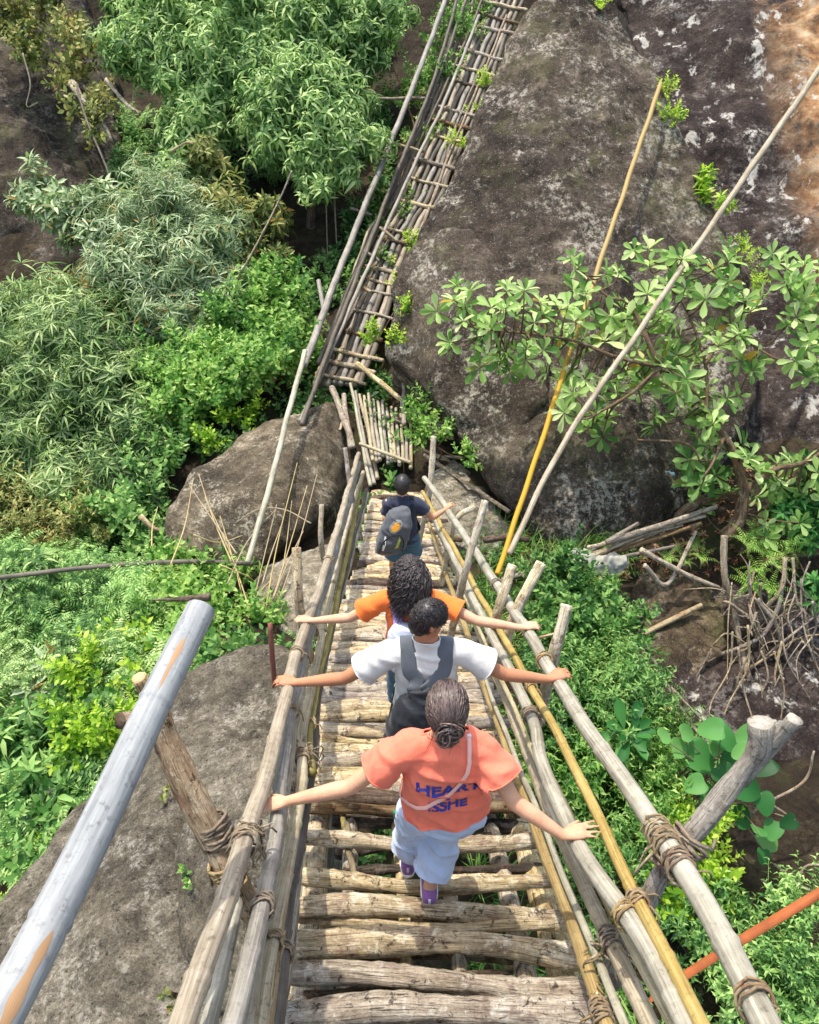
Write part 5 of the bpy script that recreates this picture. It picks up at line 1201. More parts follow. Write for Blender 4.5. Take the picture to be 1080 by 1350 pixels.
def edging(o,me,mat,r=.0038):
    """turned hem along every open edge"""
    bm=bmesh.new(); bm.from_mesh(me); nb={}
    for e in bm.edges:
        if e.is_boundary:
            a,b=[v.index for v in e.verts]; nb.setdefault(a,[]).append(b); nb.setdefault(b,[]).append(a)
    co=[np.array(v.co) for v in bm.verts]; bm.free(); seen=set(); mb=MB()
    for s0 in list(nb):
        if s0 in seen: continue
        lp=[s0]; seen.add(s0)
        while True:
            n=[x for x in nb[lp[-1]] if x not in seen]
            if not n: break
            lp.append(n[0]); seen.add(n[0])
        if len(lp)<14: continue
        q=np.array([co[i] for i in lp]+[co[lp[0]],co[lp[1]]])
        for _ in range(2): q[1:-1]=(q[:-2]+2*q[1:-1]+q[2:])/4
        mb=MB(); tube(mb,q,r,6,caps=False); V,Q,T=mb.arrays(); put_mesh('hem',mk('hem',V,Q,T),ORG[o.name],mat,o)
def shirt(p,mat,hem=-.02,slv=.62,g=.012,flare=.03,nape=.012,name='shirt',vox=.010,seed=0,amp=.006,open_=.07):
    s=p.s; mb=MB(); w0=getattr(p,'wide',1.1); r=p.trings(g,hem-.03)
    r[0]=(r[0][0],r[0][1]*w0,r[0][2]*1.25); r[1]=(r[1][0],r[1][1]*w0,r[1][2]*1.2); r[2]=(r[2][0],r[2][1]*w0*1.06,r[2][2]*1.2); r[3]=(r[3][0],r[3][1]*(w0*.5+.5),r[3][2]*1.05)
    loft(mb,r,26,2.3)
    ends=[]
    for i,sd in enumerate((-1,1)):
        a,e,w=p.arm[i]; q=a+(e-a)*slv; q2=a+(e-a)*(slv+.12)
        cone(mb,a-p.R*sd*.055*s,a+(e-a)*.1,.073*s+g*.5,.066*s+g*.6,14); cone(mb,a+(e-a)*.08,q2,.06*s+g*.7,.056*s+g*.8+flare,16); ends.append((q,nrm(e-a)))
    me=fuse(mb,vox,4,.5)
    for (q,n),sd in zip(ends,(-1,1)):
        lq=(q-p.nb)@p.R*sd; cut(me,q,n,q,.34,lambda c:(c-p.nb)@p.R*sd>max(lq-.10,.178*s*max(1,getattr(p,'wide',1)*.93)) and np.linalg.norm((c-q)-n*((c-q)@n))<.15)
    cut(me,p.pel+p.up*hem*p.H,-p.up,p.pel,.35)
    cut(me,p.nb+p.up*(nape+.018),nrm(p.up+p.tf*.35),p.nb+p.up*.05,.10*s)
    keep_largest(me); wrinkle(me,amp,9,(1,1,.45),seed)
    V,_=marr(me); p.shirt_tree=BVHTree.FromPolygons([Vector(v) for v in V],[tuple(q.vertices) for q in me.polygons])
    o=wear(name,me,mat,p.root); p.shirt=o; edging(o,me,mat); return o
def shorts(p,mat,length=.85,g=.014,flare=.02,top=.03,name='shorts',seed=3,amp=.006):
    s=p.s; mb=MB(); U=p.up
    loft(mb,[(p.pel-U*.06*p.H,p.R*(.15*s+g),p.tf*(.105*s+g)),(p.pel-U*.02*p.H,p.R*(.158*s+g),p.tf*(.112*s+g)),(p.pel+U*.05*p.H,p.R*(.148*s+g),p.tf*(.1*s+g)),(p.pel+U*.08*p.H,p.R*(.14*s+g),p.tf*(.09*s+g))],22,2.2)
    ends=[]
    for h,k,an in p.leg:
        if length<=1: q=h+(k-h)*length; n=nrm(k-h); q2=h+(k-h)*(length+.1)
        else: q=k+(an-k)*(length-1); n=nrm(an-k); q2=k+(an-k)*(length-.9)
        if length<=1: cone(mb,h,q2,.098*s+g,.074*s+g+flare,18)
        else: cone(mb,h,k,.098*s+g,.066*s+g+flare*.7,18); cone(mb,k,q2,.066*s+g+flare*.7,.056*s+g+flare,18)
        ends.append((q,n))
    me=fuse(mb,.010,4,.5)
    for q,n in ends: cut(me,q,n,q,.13*s)
    cut(me,p.pel+U*top*p.H,U,p.pel+U*.06*p.H,.3); keep_largest(me); wrinkle(me,amp,8,(1,1,.4),seed)
    return wear(name,me,mat,p.root)
def shoes(p,upper,sole,lace):
    s=p.s
    for h,k,an in p.leg:
        F=p.F;R=p.R;Z=np.array([0,0,1.]); g=an-Z*.075*s
        mb=MB(); loft(mb,[(g-F*.075*s+Z*.028*s,R*.022*s,Z*.02*s),(g-F*.065*s+Z*.05*s,R*.036*s,Z*.042*s),(g-F*.02*s+Z*.052*s,R*.041*s,Z*.05*s),(g+F*.05*s+Z*.042*s,R*.043*s,Z*.038*s),(g+F*.12*s+Z*.033*s,R*.044*s,Z*.028*s),(g+F*.16*s+Z*.028*s,R*.032*s,Z*.02*s)],18,2.3)
        loft(mb,[(g+Z*.05*s-F*.015*s,R*.04*s,F*.055*s),(g+Z*.085*s-F*.02*s,R*.041*s,F*.05*s)],16)
        me=fuse(mb,.007,2); sh=wear('shoe',me,upper,p.root,0)
        b=MB(); loft(b,[(g+Z*.001-F*.005*s,R*.001,F*.001),(g+Z*.002+F*.04*s,R*.047*s,F*.125*s),(g+Z*.024*s+F*.04*s,R*.048*s,F*.128*s),(g+Z*.026*s+F*.04*s,R*.03*s,F*.1*s)],20,2.6); b.build('sole',sole,sh)
        c=MB()
        for j in range(4): y=.02+.024*j; tube(c,spline([g+F*y*s+R*x*s+Z*(.092-.45*y-abs(x)*.5)*s for x in (-.028,0,.028)],n=7),.004*s,5)
        tube(c,spline([g-F*.062*s+Z*.03*s,g-F*.07*s+Z*.06*s,g-F*.068*s+Z*.085*s],n=5),.008*s,6); c.build('laces',lace,sh)
def cap(p,mat,scale=1.06,front=.35,low=-.25,vox=.008,name='hair',bumpy=.003,tilt=.75):
    s=p.s; hr,hf,hu=p.hax; A=np.stack([hr,hf,hu],1); mb=MB()
    ellipsoid(mb,p.hc+hu*.022*s,.078*scale*s,.099*scale*s,.104*scale*s,A,24); ellipsoid(mb,p.hc-hu*.035*s-hf*.03*s,.066*scale*s,.066*scale*s,.062*scale*s,A,18)
    me=fuse(mb,vox,3); cut(me,p.hc+hf*.062*s+hu*.03*s,nrm(hf-hu*.55)); cut(me,p.hc+hu*low*.2*s-hf*.0,nrm(-hu+hf*tilt))
    wrinkle(me,bumpy,40,(1,1,1),2); return wear(name,me,mat,p.root,.004)
def dirs(n): 
    d=rng.standard_normal((n,3)); return d/np.linalg.norm(d,axis=1)[:,None]
def scalp(p,d,k=1.07):
    s=p.s; hr,hf,hu=p.hax; return p.hc+hu*.02*s+(hr*d[0]*.078+hf*d[1]*.099+hu*d[2]*.104)*s*k
def short_hair(p,par,mat,n=2600,L=.02,name='strands',k0=1.0):
    V=[];Q=[];c=0;mb=MB()
    hr,hf,hu=p.hax
    for d in dirs(n*2):
        if d[1]>.5+d[2]*.35 or d[2]<-.12+.75*min(0,d[1])+.12*rng.standard_normal() or (d[1]>0 and d[2]<.15) : continue
        q=scalp(p,d,k0); nn=nrm(q-p.hc); t=nrm(nn*.42+hf*.45-hu*.2*(d[1]<.2)+.45*rng.standard_normal(3)); l=L*random.uniform(.6,1.3); side=nrm(np.cross(t,rng.standard_normal(3)))*.0035*p.s; s2=np.cross(t,side)
        W=np.array([q+side,q-side*.5+s2*.8,q-side*.5-s2*.8,q+t*l+np.array([0,0,-.15*l])])
        mb.add(W,None,[[0,1,3],[1,2,3],[2,0,3]])
    return mb.build(name,mat,par)
def bag_strap(mb,pts,wid,th,nrmls):
    pts=spline(pts,n=26); N=spline(nrmls,n=26); t=np.gradient(pts,axis=0); rings=[]
    for a,b,c in zip(pts,t,N):
        x=nrm(np.cross(b,c)); n=nrm(np.cross(x,b)); rings.append((a,x*wid/2,n*th))
    loft(mb,rings,12,4)

M['eye']=m_plain('eye_white','d8d2c8',.3,20,.05,0); M['lips']=m_plain('lips','9a5a4c',.5,20,.1,.001)
M['hair_dark']=m_hair('hair_black',(.012,.010,.010),(.035,.028,.026)); M['hair_brown']=m_hair('hair_brown',(.016,.011,.010),(.15,.095,.08)); M['hair_soft']=m_hair('hair_dark_brown',(.015,.011,.011),(.06,.045,.042))
M['skin_w']=m_skin('skin_light','cf9f80'); M['skin_m']=m_skin('skin_tan','b57f5e'); M['skin_c']=m_skin('skin_fair','cfa184'); M['skin_f']=m_skin('skin_warm','c99674')
M['coral']=m_cloth('coral_cotton','e8785f',.1); M['coral_dark']=m_cloth('coral_band','dc6352',.08); M['white']=m_cloth('white_cotton','cfcdc8',.06); M['orange_shirt']=m_cloth('orange_cotton','ee7636',.08); M['navy']=m_cloth('navy_cotton','343748',.15)
M['blueshorts']=m_cloth('pale_blue_cotton','b7c3dc',.08); M['jeans']=m_cloth('blue_denim','3d6078',.2); M['greyshorts']=m_cloth('dark_cotton','3a3d44',.15)
M['purple']=m_cloth('purple_mesh','8a6098',.15); M['solewhite']=m_plain('white_rubber','dcd8d4',.6,20,.06,.001); M['lacew']=m_plain('lace','d8cfe0',.8,20,.1,.001); M['shoe_grey']=m_cloth('grey_shoe','5a5a5c',.15)
M['pink']=m_plain('pink_leather','e6b3a6',.5,20,.08,.001); M['black_nylon']=m_cloth('black_nylon','23262b',.2,.5,200); M['black_fab']=m_cloth('black_panel','191b1f',.12,.45,200); M['strap_grey']=m_cloth('grey_webbing','565b61',.12,.8,300)
M['print_blue']=m_plain('blue_print','343f93',.8,60,.15,.0); M['white_print']=m_plain('white_print','e6e6e4',.7,60,.05,0); M['green_trim']=m_cloth('green_trim','1f8a5c',.1)
M['bag_pale']=m_cloth('pale_blue_bag','c3c9d8',.07); M['bag_blue']=m_cloth('blue_stripe','4252a8',.1); M['lilac']=m_cloth('lilac_strap','a48bc2',.1); M['pack_grey']=m_cloth('charcoal_pack','54565a',.15,.7,200); M['pack_light']=m_cloth('light_grey_panel','8a8b86',.1); M['amber']=m_plain('amber_emblem','d99a34',.6,60,.1,0); M['lime']=m_plain('yellow_green_panel','a9b45a',.7,40,.1,0); M['redbrown']=m_cloth('red_brown_panel','8a5a55',.12)

def rail_at(key,u,v):
    R=RAILS[key]; q=np.array([proj(x)[:2] for x in R]); return R[int(np.argmin(((q-[u,v])**2).sum(1)))]
def on_rail(key,u,v,uv0,uv1,lift=.05,up=(0,0,1)):
    """palm over the rail, pointing as from uv0 to uv1"""
    r=rail_at(key,u,v); z=proj(r)[2]; d=P(*uv1,z)-P(*uv0,z); d=nrm(d-np.array([0,0,.0])); return (r+np.array([0,0,lift]),d,np.array(up,float))
def print_on(p,par,text,size,centre_up,x=0,mat='print_blue',name='print',depth=.0035,sx=1.0):
    cu=bpy.data.curves.new('t',type='FONT'); cu.body=text; cu.size=size; cu.align_x='CENTER'; cu.align_y='CENTER'; cu.offset=.0022
    o=bpy.data.objects.new('t',cu); COL.objects.link(o); bpy.context.view_layer.update()
    me=bpy.data.meshes.new_from_object(o.evaluated_get(bpy.context.evaluated_depsgraph_get())); bpy.data.objects.remove(o)
    bm=bmesh.new(); bm.from_mesh(me); bmesh.ops.triangulate(bm,faces=bm.faces[:]); bmesh.ops.subdivide_edges(bm,edges=bm.edges[:],cuts=2); bm.to_mesh(me); bm.free()
    V,_=marr(me); out=[]
    for v in V:
        a=p.pel+p.up*centre_up*p.H+p.R*(v[0]*sx+x)+p.up*v[1]; st=a-p.tf*.5
        h=p.shirt_tree.ray_cast(Vector(st),Vector(p.tf)); out.append(np.array(h[0])-p.tf*depth if h[0] is not None else a-p.tf*.13)
    setV(me,np.array(out)-ORG[par.name]); return put_mesh(name,me,ORG[par.name],M[mat],par)

# 1: the woman in coral, nearest
f1=deckpt(566,1180,.0); f0=deckpt(538,1140,.0)
W=person('woman with hair in a bun, coral t-shirt and pale blue shorts, nearest the camera',[.14,1.94],1.50,(f0,f1),M['skin_w'],lean=.0,headpitch=-.25,headyaw=-.08,
   handL=on_rail('L2',365,1072,(400,1066),(340,1076),.072),handR=on_rail('R3',757,1112,(728,1118),(778,1106),.055),curlL=.12,curlR=.16,elbow=(0,-.6,-1),sh=.155,vox=.0058,shrug=.01)
W.wide=1.2
shirt(W,M['coral'],hem=.015,slv=.58,g=.016,flare=.024,vox=.009,amp=.012,nape=.004)
for t,s_,c,dz in (('HEART',.072,.182,1.15),('&',.038,.148,1),('ISSHE',.060,.112,1.1)): print_on(W,W.shirt,t,s_,c,.01,sx=dz)
shorts(W,M['blueshorts'],1.72,g=.012,flare=.022,top=.045,amp=.014)
shoes(W,M['purple'],M['solewhite'],M['lacew'])
def side_stripe(p):
    for i,sd in enumerate((-1,1)):
        h,k,an=p.leg[i]; mb=MB(); o=p.R*sd*.128*p.s; tube(mb,spline([h*.6+k*.4+o*.98,h*.3+k*.7+o*.9,k+o*.72],n=14),.008,6); mb.build('side_stripe',M['green_trim'],p.root)
side_stripe(W)
hc=cap(W,M['hair_brown'],1.10,low=-.3)
def bun_hair(p,par):
    hr,hf,hu=p.hax; s=p.s; bd=nrm(np.array([.12,-.93,-.36])); mb=MB()
    for d in dirs(1500):
        if d[1]>.5+d[2]*.4 or d[2]<-.62 or (d[1]>.25 and d[2]<.2): continue
        pts=[]
        j=rng.standard_normal(3)*.10
        for t in np.linspace(0,1,9): 
            e=nrm(d*(1-t)+bd*t*1.1+j*math.sin(PI*t)); pts.append(scalp(p,e,1.11+.03*math.sin(PI*t)+random.uniform(0,.045)**1.0))
        tube(mb,pts,[.0022,.0034,.0022],4,caps=False)
    c=scalp(p,bd,1.28)
    for k in range(110):
        ph=random.uniform(0,6.3); rr=random.uniform(.015,.046)*s; tilt=rng.standard_normal(3)*.6; n0=nrm(c-p.hc+tilt*.06); x=nrm(np.cross(n0,rng.standard_normal(3))); y=np.cross(n0,x)
        a=np.linspace(ph,ph+random.uniform(2.5,6),14); o=n0*random.uniform(-.02,.03)*s+rng.standard_normal(3)*.008
        tube(mb,[c+o+x*rr*math.cos(q)+y*rr*math.sin(q)*.8 for q in a],[.003,.0055,.003],5,caps=False)
    for k in range(26):
        d=nrm(bd+rng.standard_normal(3)*.35); q=scalp(p,d,1.2); e=q+nrm(q-p.hc+rng.standard_normal(3)*.05)*random.uniform(.02,.05)+np.array([0,0,-random.uniform(0,.05)])
        tube(mb,spline([q,(q+e)/2+rng.standard_normal(3)*.008,e],n=7),[.0014,.0006],4,caps=False)
    mb.build('hair_strands',M['hair_brown'],par)
bun_hair(W,hc)
# neck cord and cross-body strap
mb=MB(); tube(mb,spline([W.nb+W.up*.02*math.cos(a)-W.tf*.066*math.cos(a)*.9+W.R*.062*math.sin(a)+W.up*(.012-.02*math.cos(a)) for a in np.linspace(-PI,PI,22)],n=60),.0022,5); mb.build('necklace',M['hair_dark'],W.root)
def on_top(p,x,off=.008,y=0):
    a=p.nb+p.up*.3+p.R*x+p.tf*y; q=p.shirt_tree.ray_cast(Vector(a),Vector(-p.up)); return np.array(q[0])+p.up*off if q[0] is not None else p.nb+p.R*x+p.up*.02
def on_back(p,x,h,off=.006,front=False):
    a=p.pel+p.up*h*p.H+p.R*x; dr=p.tf*(-1 if front else 1); st=a-dr*.5; q=p.shirt_tree.ray_cast(Vector(st),Vector(dr)); return np.array(q[0])-dr*off if q[0] is not None else a-dr*.1
def on_side(p,h,y,off=.008):
    a=p.pel+p.up*h*p.H+p.tf*y-p.R*.6; q=p.shirt_tree.ray_cast(Vector(a),Vector(p.R)); return np.array(q[0])-p.R*off if q[0] is not None else p.pel+p.up*h*p.H+p.tf*y-p.R*.17
SB=empty('shoulder_bag',W.pel+W.tf*.15-W.R*.12,'small pink bag on a thin strap across the back of the woman in coral','bag')
bp_=[on_top(W,.086,.008,-.05),on_back(W,.086,.262,.009),on_back(W,.075,.235,.008),on_back(W,.05,.20),on_back(W,.01,.165),on_back(W,-.045,.13),on_back(W,-.10,.105,.008),on_side(W,.093,-.06),on_side(W,.085,.0),on_side(W,.08,.06),on_back(W,-.09,.08,.012,True)]
top=[on_top(W,.085,.006)]; ff=[on_back(W,.07,.25,.01,True),on_back(W,0,.17,.012,True)]
mb=MB(); bag_strap(mb,ff[::-1]+top+bp_,.016,.002,[W.tf]*2+[W.up]+[W.up-W.tf]+[-W.tf]*6+[-W.R,-W.R,-W.R,W.tf]); mb.build('strap',M['pink'],SB)
mb=MB(); c=on_back(W,-.06,.07,.05,True); loft(mb,[(c-W.up*.055,W.R*.07,W.tf*.025),(c,W.R*.08,W.tf*.035),(c+W.up*.05,W.R*.072,W.tf*.025)],18,4); me=fuse(mb,.008,2); V,_=marr(me); setV(me,V-ORG[SB.name]); put_mesh('pouch',me,ORG[SB.name],M['pink'],SB)
mb=MB(); tube(mb,[top[0]-W.tf*.012+W.R*.01,top[0]-W.tf*.012-W.R*.01],.006,8); mb.build('buckle',M['solewhite'],SB)

# 2: the young man in white
fa=deckpt(528,1000); fb=deckpt(566,985); fa[1]=2.93; fb[1]=2.83; fa[2]=prof(2.93); fb[2]=prof(2.83)
Mn=person('young man in white t-shirt with black backpack, short dark hair, head turned right',[.085,2.80],1.57,(np.array([.0,fa[1],fa[2]]),np.array([.17,fb[1],fb[2]])),M['skin_m'],lean=-.01,headyaw=-1.15,headpitch=-.35,
   handL=on_rail('L1',377,905,(400,888),(362,882),.055),handR=on_rail('R5',735,900,(706,908),(742,893),.055),curlL=.5,curlR=.62,elbow=(0,-.4,-1),vox=.0062,sh=.18)
shirt(Mn,M['white'],hem=-.03,slv=.6,g=.014,flare=.024,seed=5,vox=.010)
shorts(Mn,M['greyshorts'],.95,g=.016,flare=.03,seed=6); shoes(Mn,M['shoe_grey'],M['solewhite'],M['lacew'])
h2=cap(Mn,M['hair_dark'],1.0,low=-.06,tilt=.9); short_hair(Mn,h2,M['hair_soft'],5200,.016)
BG=empty('backpack',Mn.pel-Mn.tf*.2,'black drawstring-style backpack on wide grey straps, worn by the man in white','backpack')
def bk(x,h,d): return Mn.pel+Mn.up*h*Mn.H+Mn.R*(x-.035-.03*max(0,(.2-h))/.25)-Mn.tf*d
mb=MB(); loft(mb,[(bk(-.03,-.055,.20),Mn.R*.06,Mn.tf*.04),(bk(-.02,-.045,.205),Mn.R*.115,Mn.tf*.075),(bk(-.018,.0,.205),Mn.R*.135,Mn.tf*.085),(bk(-.012,.07,.195),Mn.R*.13,Mn.tf*.08),(bk(-.005,.13,.18),Mn.R*.10,Mn.tf*.062),(bk(0,.17,.165),Mn.R*.055,Mn.tf*.036),(bk(0,.18,.158),Mn.R*.045,Mn.tf*.03),(bk(0,.20,.155),Mn.R*.06,Mn.tf*.035)],24,2.5)
me=fuse(mb,.009,3); wrinkle(me,.011,10,(1,1,.35),8); V,_=marr(me); bgt=BVHTree.FromPolygons([Vector(v) for v in V],[tuple(q.vertices) for q in me.polygons]); setV(me,V-ORG[BG.name]); put_mesh('sack',me,ORG[BG.name],M['black_nylon'],BG)
def onbag(x,h,off=.004):
    a=bk(x,h,.6); q=bgt.ray_cast(Vector(a),Vector(Mn.tf)); return np.array(q[0])-Mn.tf*off if q[0] is not None else bk(x,h,.28)
# pocket panel
g=[];nx,ny=18,12
for j in range(ny):
    for i in range(nx):
        fx=-1+2*i/(nx-1); fy=j/(ny-1); g.append(onbag(-.018+fx*.118,-.045+fy*.095-.012*fx*fx,.010+.012*(1-abs(fx)**3)*math.sin(PI*min(1,.15+fy*.85))))
i=np.arange(ny-1)[:,None]*nx+np.arange(nx-1)[None]; mb=MB(); mb.add(np.array(g),np.stack([i,i+1,i+nx+1,i+nx],-1).reshape(-1,4)); pk=mb.build('pocket',M['black_fab'],BG); sm=pk.modifiers.new('t','SOLIDIFY'); sm.thickness=.012; sm.offset=-1
mb=MB(); tube(mb,spline([onbag(-.018+x*.118,-.02+.022*x*x*0+.004-.03*(1-x*x)*.5,.028) for x in np.linspace(-1,1,9)],n=30),.004,6); mb.build('zip',M['pack_light'],pk)
# white leaping-animal mark
def silhouette(poly,at,par,mat,tree_fn,name,off):
    bm=bmesh.new(); vs=[bm.verts.new((x,y,0)) for x,y in poly]; bm.faces.new(vs); bmesh.ops.triangulate(bm,faces=bm.faces[:]); bmesh.ops.subdivide_edges(bm,edges=bm.edges[:],cuts=2); me=bpy.data.meshes.new(name); bm.to_mesh(me); bm.free()
    V,_=marr(me); setV(me,np.array([tree_fn(at[0]+v[0],at[1]+v[1],off) for v in V])-ORG[par.name]); return put_mesh(name,me,ORG[par.name],mat,par)
an=[(-.030,.004),(-.024,.007),(-.016,.0085),(-.006,.006),(.004,.0065),(.014,.009),(.020,.007),(.023,.001),(.026,-.006),(.021,-.007),(.018,-.001),(.014,.001),(.015,-.005),(.012,-.010),(.008,-.009),(.009,-.003),(.002,-.001),(-.006,-.001),(-.007,-.006),(-.012,-.007),(-.012,-.001),(-.017,.002),(-.024,.001)]
silhouette([(x*1.15,y*.9) for x,y in an],(-.005,.022),pk,M['white_print'],onbag,'emblem',.032)
silhouette([(-.008,-.006),(-.002,-.008),(.0,0),(.008,.004),(.006,.009),(-.006,.008)],(.07,-.012),pk,M['white_print'],onbag,'emblem',.030)
def mback(x,h,off=.015,front=False): return on_back(Mn,x,h,off,front)
for sd in (-1,1):
    mb=MB(); bag_strap(mb,[bk(.02*sd,.192,.16),mback(.05*sd,.215),mback(.085*sd,.25,.01),on_top(Mn,.09*sd,.015,-.05),on_top(Mn,.095*sd,.015,-.01),on_top(Mn,.095*sd,.015,.03),mback(.1*sd,.25,.012,True),mback(.1*sd,.18,.012,True),mback(.125*sd,.09,.01,True)],.078,.007,[-Mn.tf,-Mn.tf,-Mn.tf*.8+Mn.up*.6,Mn.up-Mn.tf*.5,Mn.up-Mn.tf*.2,Mn.up+Mn.tf*.3,Mn.tf,Mn.tf,Mn.tf]); mb.build('strap',M['strap_grey'],BG)
    mb=MB(); bag_strap(mb,[mback(.125*sd,.09,.01,True),Mn.pel+Mn.up*.07*Mn.H+Mn.R*.165*sd,bk(.13*sd-.01,.0,.17)],.022,.003,[Mn.tf,Mn.R*sd,-Mn.tf]); mb.build('strap',M['black_fab'],BG)

# 3: the curly-haired woman in orange
Cu=person('woman with long loose black curls and orange t-shirt, arms stretched to both railings',[.0,3.70],1.46,(np.array([-.08,3.78,prof(3.78)]),np.array([.09,3.66,prof(3.66)])),M['skin_c'],lean=.04,headpitch=-.2,headyaw=.05,
   handL=on_rail('L1',402,825,(430,818),(396,812),.055),handR=on_rail('R5',694,836,(668,840),(706,832),.055),curlL=.4,curlR=.4,elbow=(0,-.4,-1),vox=.0068,sh=.165)
shirt(Cu,M['orange_shirt'],hem=-.03,slv=.62,g=.012,flare=.022,seed=9,vox=.011)
shorts(Cu,M['jeans'],1.8,g=.01,flare=.012,seed=10,name='trousers'); shoes(Cu,M['shoe_grey'],M['solewhite'],M['lacew'])
h3=cap(Cu,M['hair_dark'],1.02,low=-.3)
def curls(p,par):
    hr,hf,hu=p.hax; mb=MB(); dn=np.array([0,0,-1.])
    for d in dirs(2200):
        if d[1]>.45+d[2]*.4 or d[2]<-.45 or (d[1]>.2 and d[2]<.25): continue
        q=scalp(p,d,1.0); out=nrm(q-p.hc); L=random.uniform(.14,.30)*(1 if d[2]<.5 else 1.15); n=26
        rr=random.uniform(.008,.017); tw=random.uniform(1.6,3.6)*2*PI*L; ph=random.uniform(0,6.3)
        x=nrm(np.cross(out+dn*.3,rng.standard_normal(3))); pts=[]
        for t in np.linspace(0,1,n):
            base=q+out*(.038*math.sin(min(1,t*2.2)*PI/2)+.03*t)*(1.0)+(dn*.95-hf*.18)*L*max(0,t-.06*(1-t))+x*.02*math.sin(t*3+ph)
            e=nrm(np.cross(dn,x)); a=ph+tw*t*4; base=base+(x*math.cos(a)+e*math.sin(a)+dn*0)*rr*min(1,t*5); pts.append(base)
        tube(mb,pts,[.003,.004,.003,.0015],4,caps=False)
    mb.build('hair_curls',M['hair_soft'],par)
curls(Cu,h3)
B2=empty('backpack',Cu.pel-Cu.tf*.18,'pale blue-grey backpack with blue stripes and lilac straps on the curly-haired woman','backpack')
def ck(x,h,d): return Cu.pel+Cu.up*h*Cu.H+Cu.R*x-Cu.tf*d
mb=MB(); loft(mb,[(ck(-.02,-.03,.19),Cu.R*.09,Cu.tf*.05),(ck(-.02,.0,.20),Cu.R*.12,Cu.tf*.075),(ck(-.02,.1,.19),Cu.R*.125,Cu.tf*.075),(ck(-.02,.17,.175),Cu.R*.115,Cu.tf*.06),(ck(-.02,.21,.165),Cu.R*.08,Cu.tf*.04)],22,2.6)
me=fuse(mb,.010,3); wrinkle(me,.006,10,(1,1,.6),4); V,_=marr(me); b2t=BVHTree.FromPolygons([Vector(v) for v in V],[tuple(q.vertices) for q in me.polygons]); setV(me,V-ORG[B2.name]); put_mesh('sack',me,ORG[B2.name],M['bag_pale'],B2)
def on2(x,h,off): 
    q=b2t.ray_cast(Vector(ck(x,h,.7)),Vector(Cu.tf)); return np.array(q[0])-Cu.tf*off if q[0] is not None else ck(x,h,.25)
for h in (.155,.12,.05):
    mb=MB(); tube(mb,spline([on2(-.02+x*.105,h+.03*(1-x*x),.003) for x in np.linspace(-1,1,9)],n=24),.008,6); mb.build('stripe',M['bag_blue'],B2)
for sd in (-1,1):
    mb=MB(); bag_strap(mb,[ck(.05*sd-.02,.20,.16),on_back(Cu,.075*sd,.235,.008),on_back(Cu,.09*sd,.262,.008),on_top(Cu,.09*sd),on_back(Cu,.1*sd,.24,.012,True),on_back(Cu,.12*sd,.09,.012,True),ck(.12*sd,.02,.12)],.06,.007,[-Cu.tf,-Cu.tf,Cu.up-Cu.tf,Cu.up,Cu.tf,Cu.tf,Cu.R*sd]); mb.build('strap',M['lilac'],B2)

# 4: the person farthest down the bridge
Fp=person('person in navy t-shirt and denim shorts with a large charcoal backpack, farthest down the bridge',[-.07,6.30],1.44,(np.array([-.17,6.30,prof(6.30)]),np.array([.05,6.42,prof(6.42)])),M['skin_f'],lean=.04,headpitch=-.15,
   handL=(np.array([-.30,6.60,prof(6.5)+.95]),np.array([-.2,.9,-.3]),np.array([0,.2,1.])),handR=on_rail('R5',590,673,(578,684),(594,668),.055),curlL=.4,curlR=.5,elbow=(.3,-.8,-1),vox=.0085,sh=.165)
shirt(Fp,M['navy'],hem=-.03,slv=.5,g=.012,flare=.018,seed=12,vox=.012); shorts(Fp,M['jeans'],.95,g=.014,flare=.025,seed=13); shoes(Fp,M['shoe_grey'],M['solewhite'],M['lacew'])
h4=cap(Fp,M['hair_dark'],1.07,low=-.1); short_hair(Fp,h4,M['hair_dark'],1800,.022)
B3=empty('backpack',Fp.pel-Fp.tf*.2-Fp.R*.1,'large charcoal backpack with round amber emblem on the farthest person','backpack')
Ru=nrm(Fp.R+Fp.up*.18); Uu=nrm(Fp.up-Fp.R*-.22)
def fk(x,h,d): return Fp.pel+Uu*h+Ru*x-Fp.tf*d+Fp.R*-.115
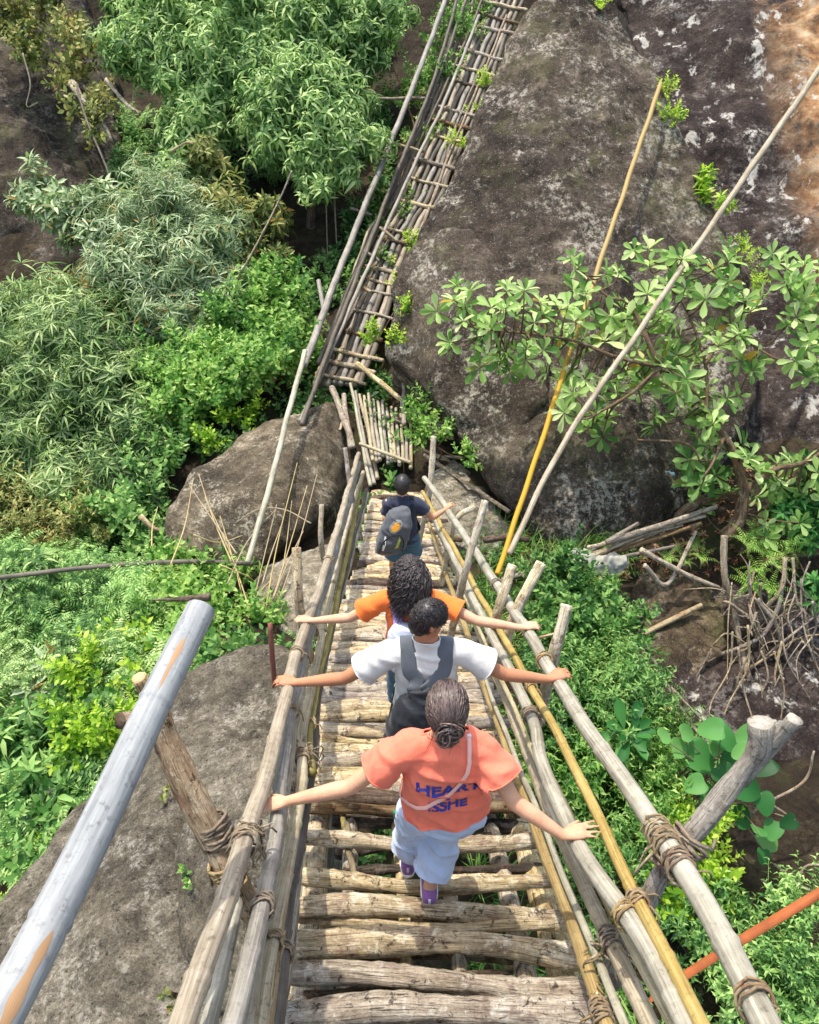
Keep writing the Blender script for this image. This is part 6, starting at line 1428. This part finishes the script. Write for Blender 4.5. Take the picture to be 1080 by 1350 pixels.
mb=MB(); loft(mb,[(fk(0,-.06,.18),Ru*.1,Fp.tf*.07),(fk(0,-.02,.2),Ru*.155,Fp.tf*.10),(fk(0,.12,.21),Ru*.165,Fp.tf*.11),(fk(0,.28,.19),Ru*.15,Fp.tf*.09),(fk(0,.38,.16),Ru*.12,Fp.tf*.065),(fk(0,.43,.14),Ru*.07,Fp.tf*.035)],22,2.7)
me=fuse(mb,.012,3); wrinkle(me,.008,9,(1,1,.6),14); V,_=marr(me); b3t=BVHTree.FromPolygons([Vector(v) for v in V],[tuple(q.vertices) for q in me.polygons]); setV(me,V-ORG[B3.name]); put_mesh('sack',me,ORG[B3.name],M['pack_grey'],B3)
def on3(x,h,off): 
    q=b3t.ray_cast(Vector(fk(x,h,.8)),Vector(Fp.tf)); return np.array(q[0])-Fp.tf*off if q[0] is not None else fk(x,h,.3)
def disc(c,r,n=20): return [(c[0]+r*math.cos(k*2*PI/n),c[1]+r*math.sin(k*2*PI/n)) for k in range(n)]
silhouette(disc((0,0),.062),(-.01,.30),B3,M['pack_light'],on3,'badge',.006); silhouette(disc((0,0),.042),(-.01,.30),B3,M['amber'],on3,'emblem',.011)
silhouette([(-.015,-.08),(.005,-.085),(.01,0),(-.005,.085),(-.02,.08)],(-.08,.13),B3,M['white_print'],on3,'trim',.007)
silhouette([(-.02,-.07),(.012,-.06),(.02,.03),(.0,.08),(-.012,.0)],(.05,.12),B3,M['lime'],on3,'panel',.007)
silhouette([(-.09,-.03),(.06,-.045),(.05,-.015),(-.07,.02)],(-.03,.0),B3,M['redbrown'],on3,'panel',.007)
mb=MB(); tube(mb,spline([on3(x,h,.02) for x,h in ((-.12,.02),(-.11,.15),(-.04,.22),(.06,.21),(.11,.1),(.11,.0))],n=40),.007,6); mb.build('piping',M['black_fab'],B3)
for sd in (-1,1):
    mb=MB(); bag_strap(mb,[fk(.06*sd,.40,.13),on_back(Fp,.08*sd,.25,.012),on_top(Fp,.09*sd),on_back(Fp,.1*sd,.24,.012,True),on_back(Fp,.12*sd,.09,.012,True),Fp.pel+Fp.R*.16*sd+Fp.up*.06,fk(.13*sd,.02,.12)],.055,.006,[-Fp.tf,-Fp.tf,Fp.up,Fp.tf,Fp.tf,Fp.R*sd,Fp.R*sd]); mb.build('strap',M['black_fab'],B3)

scrap()
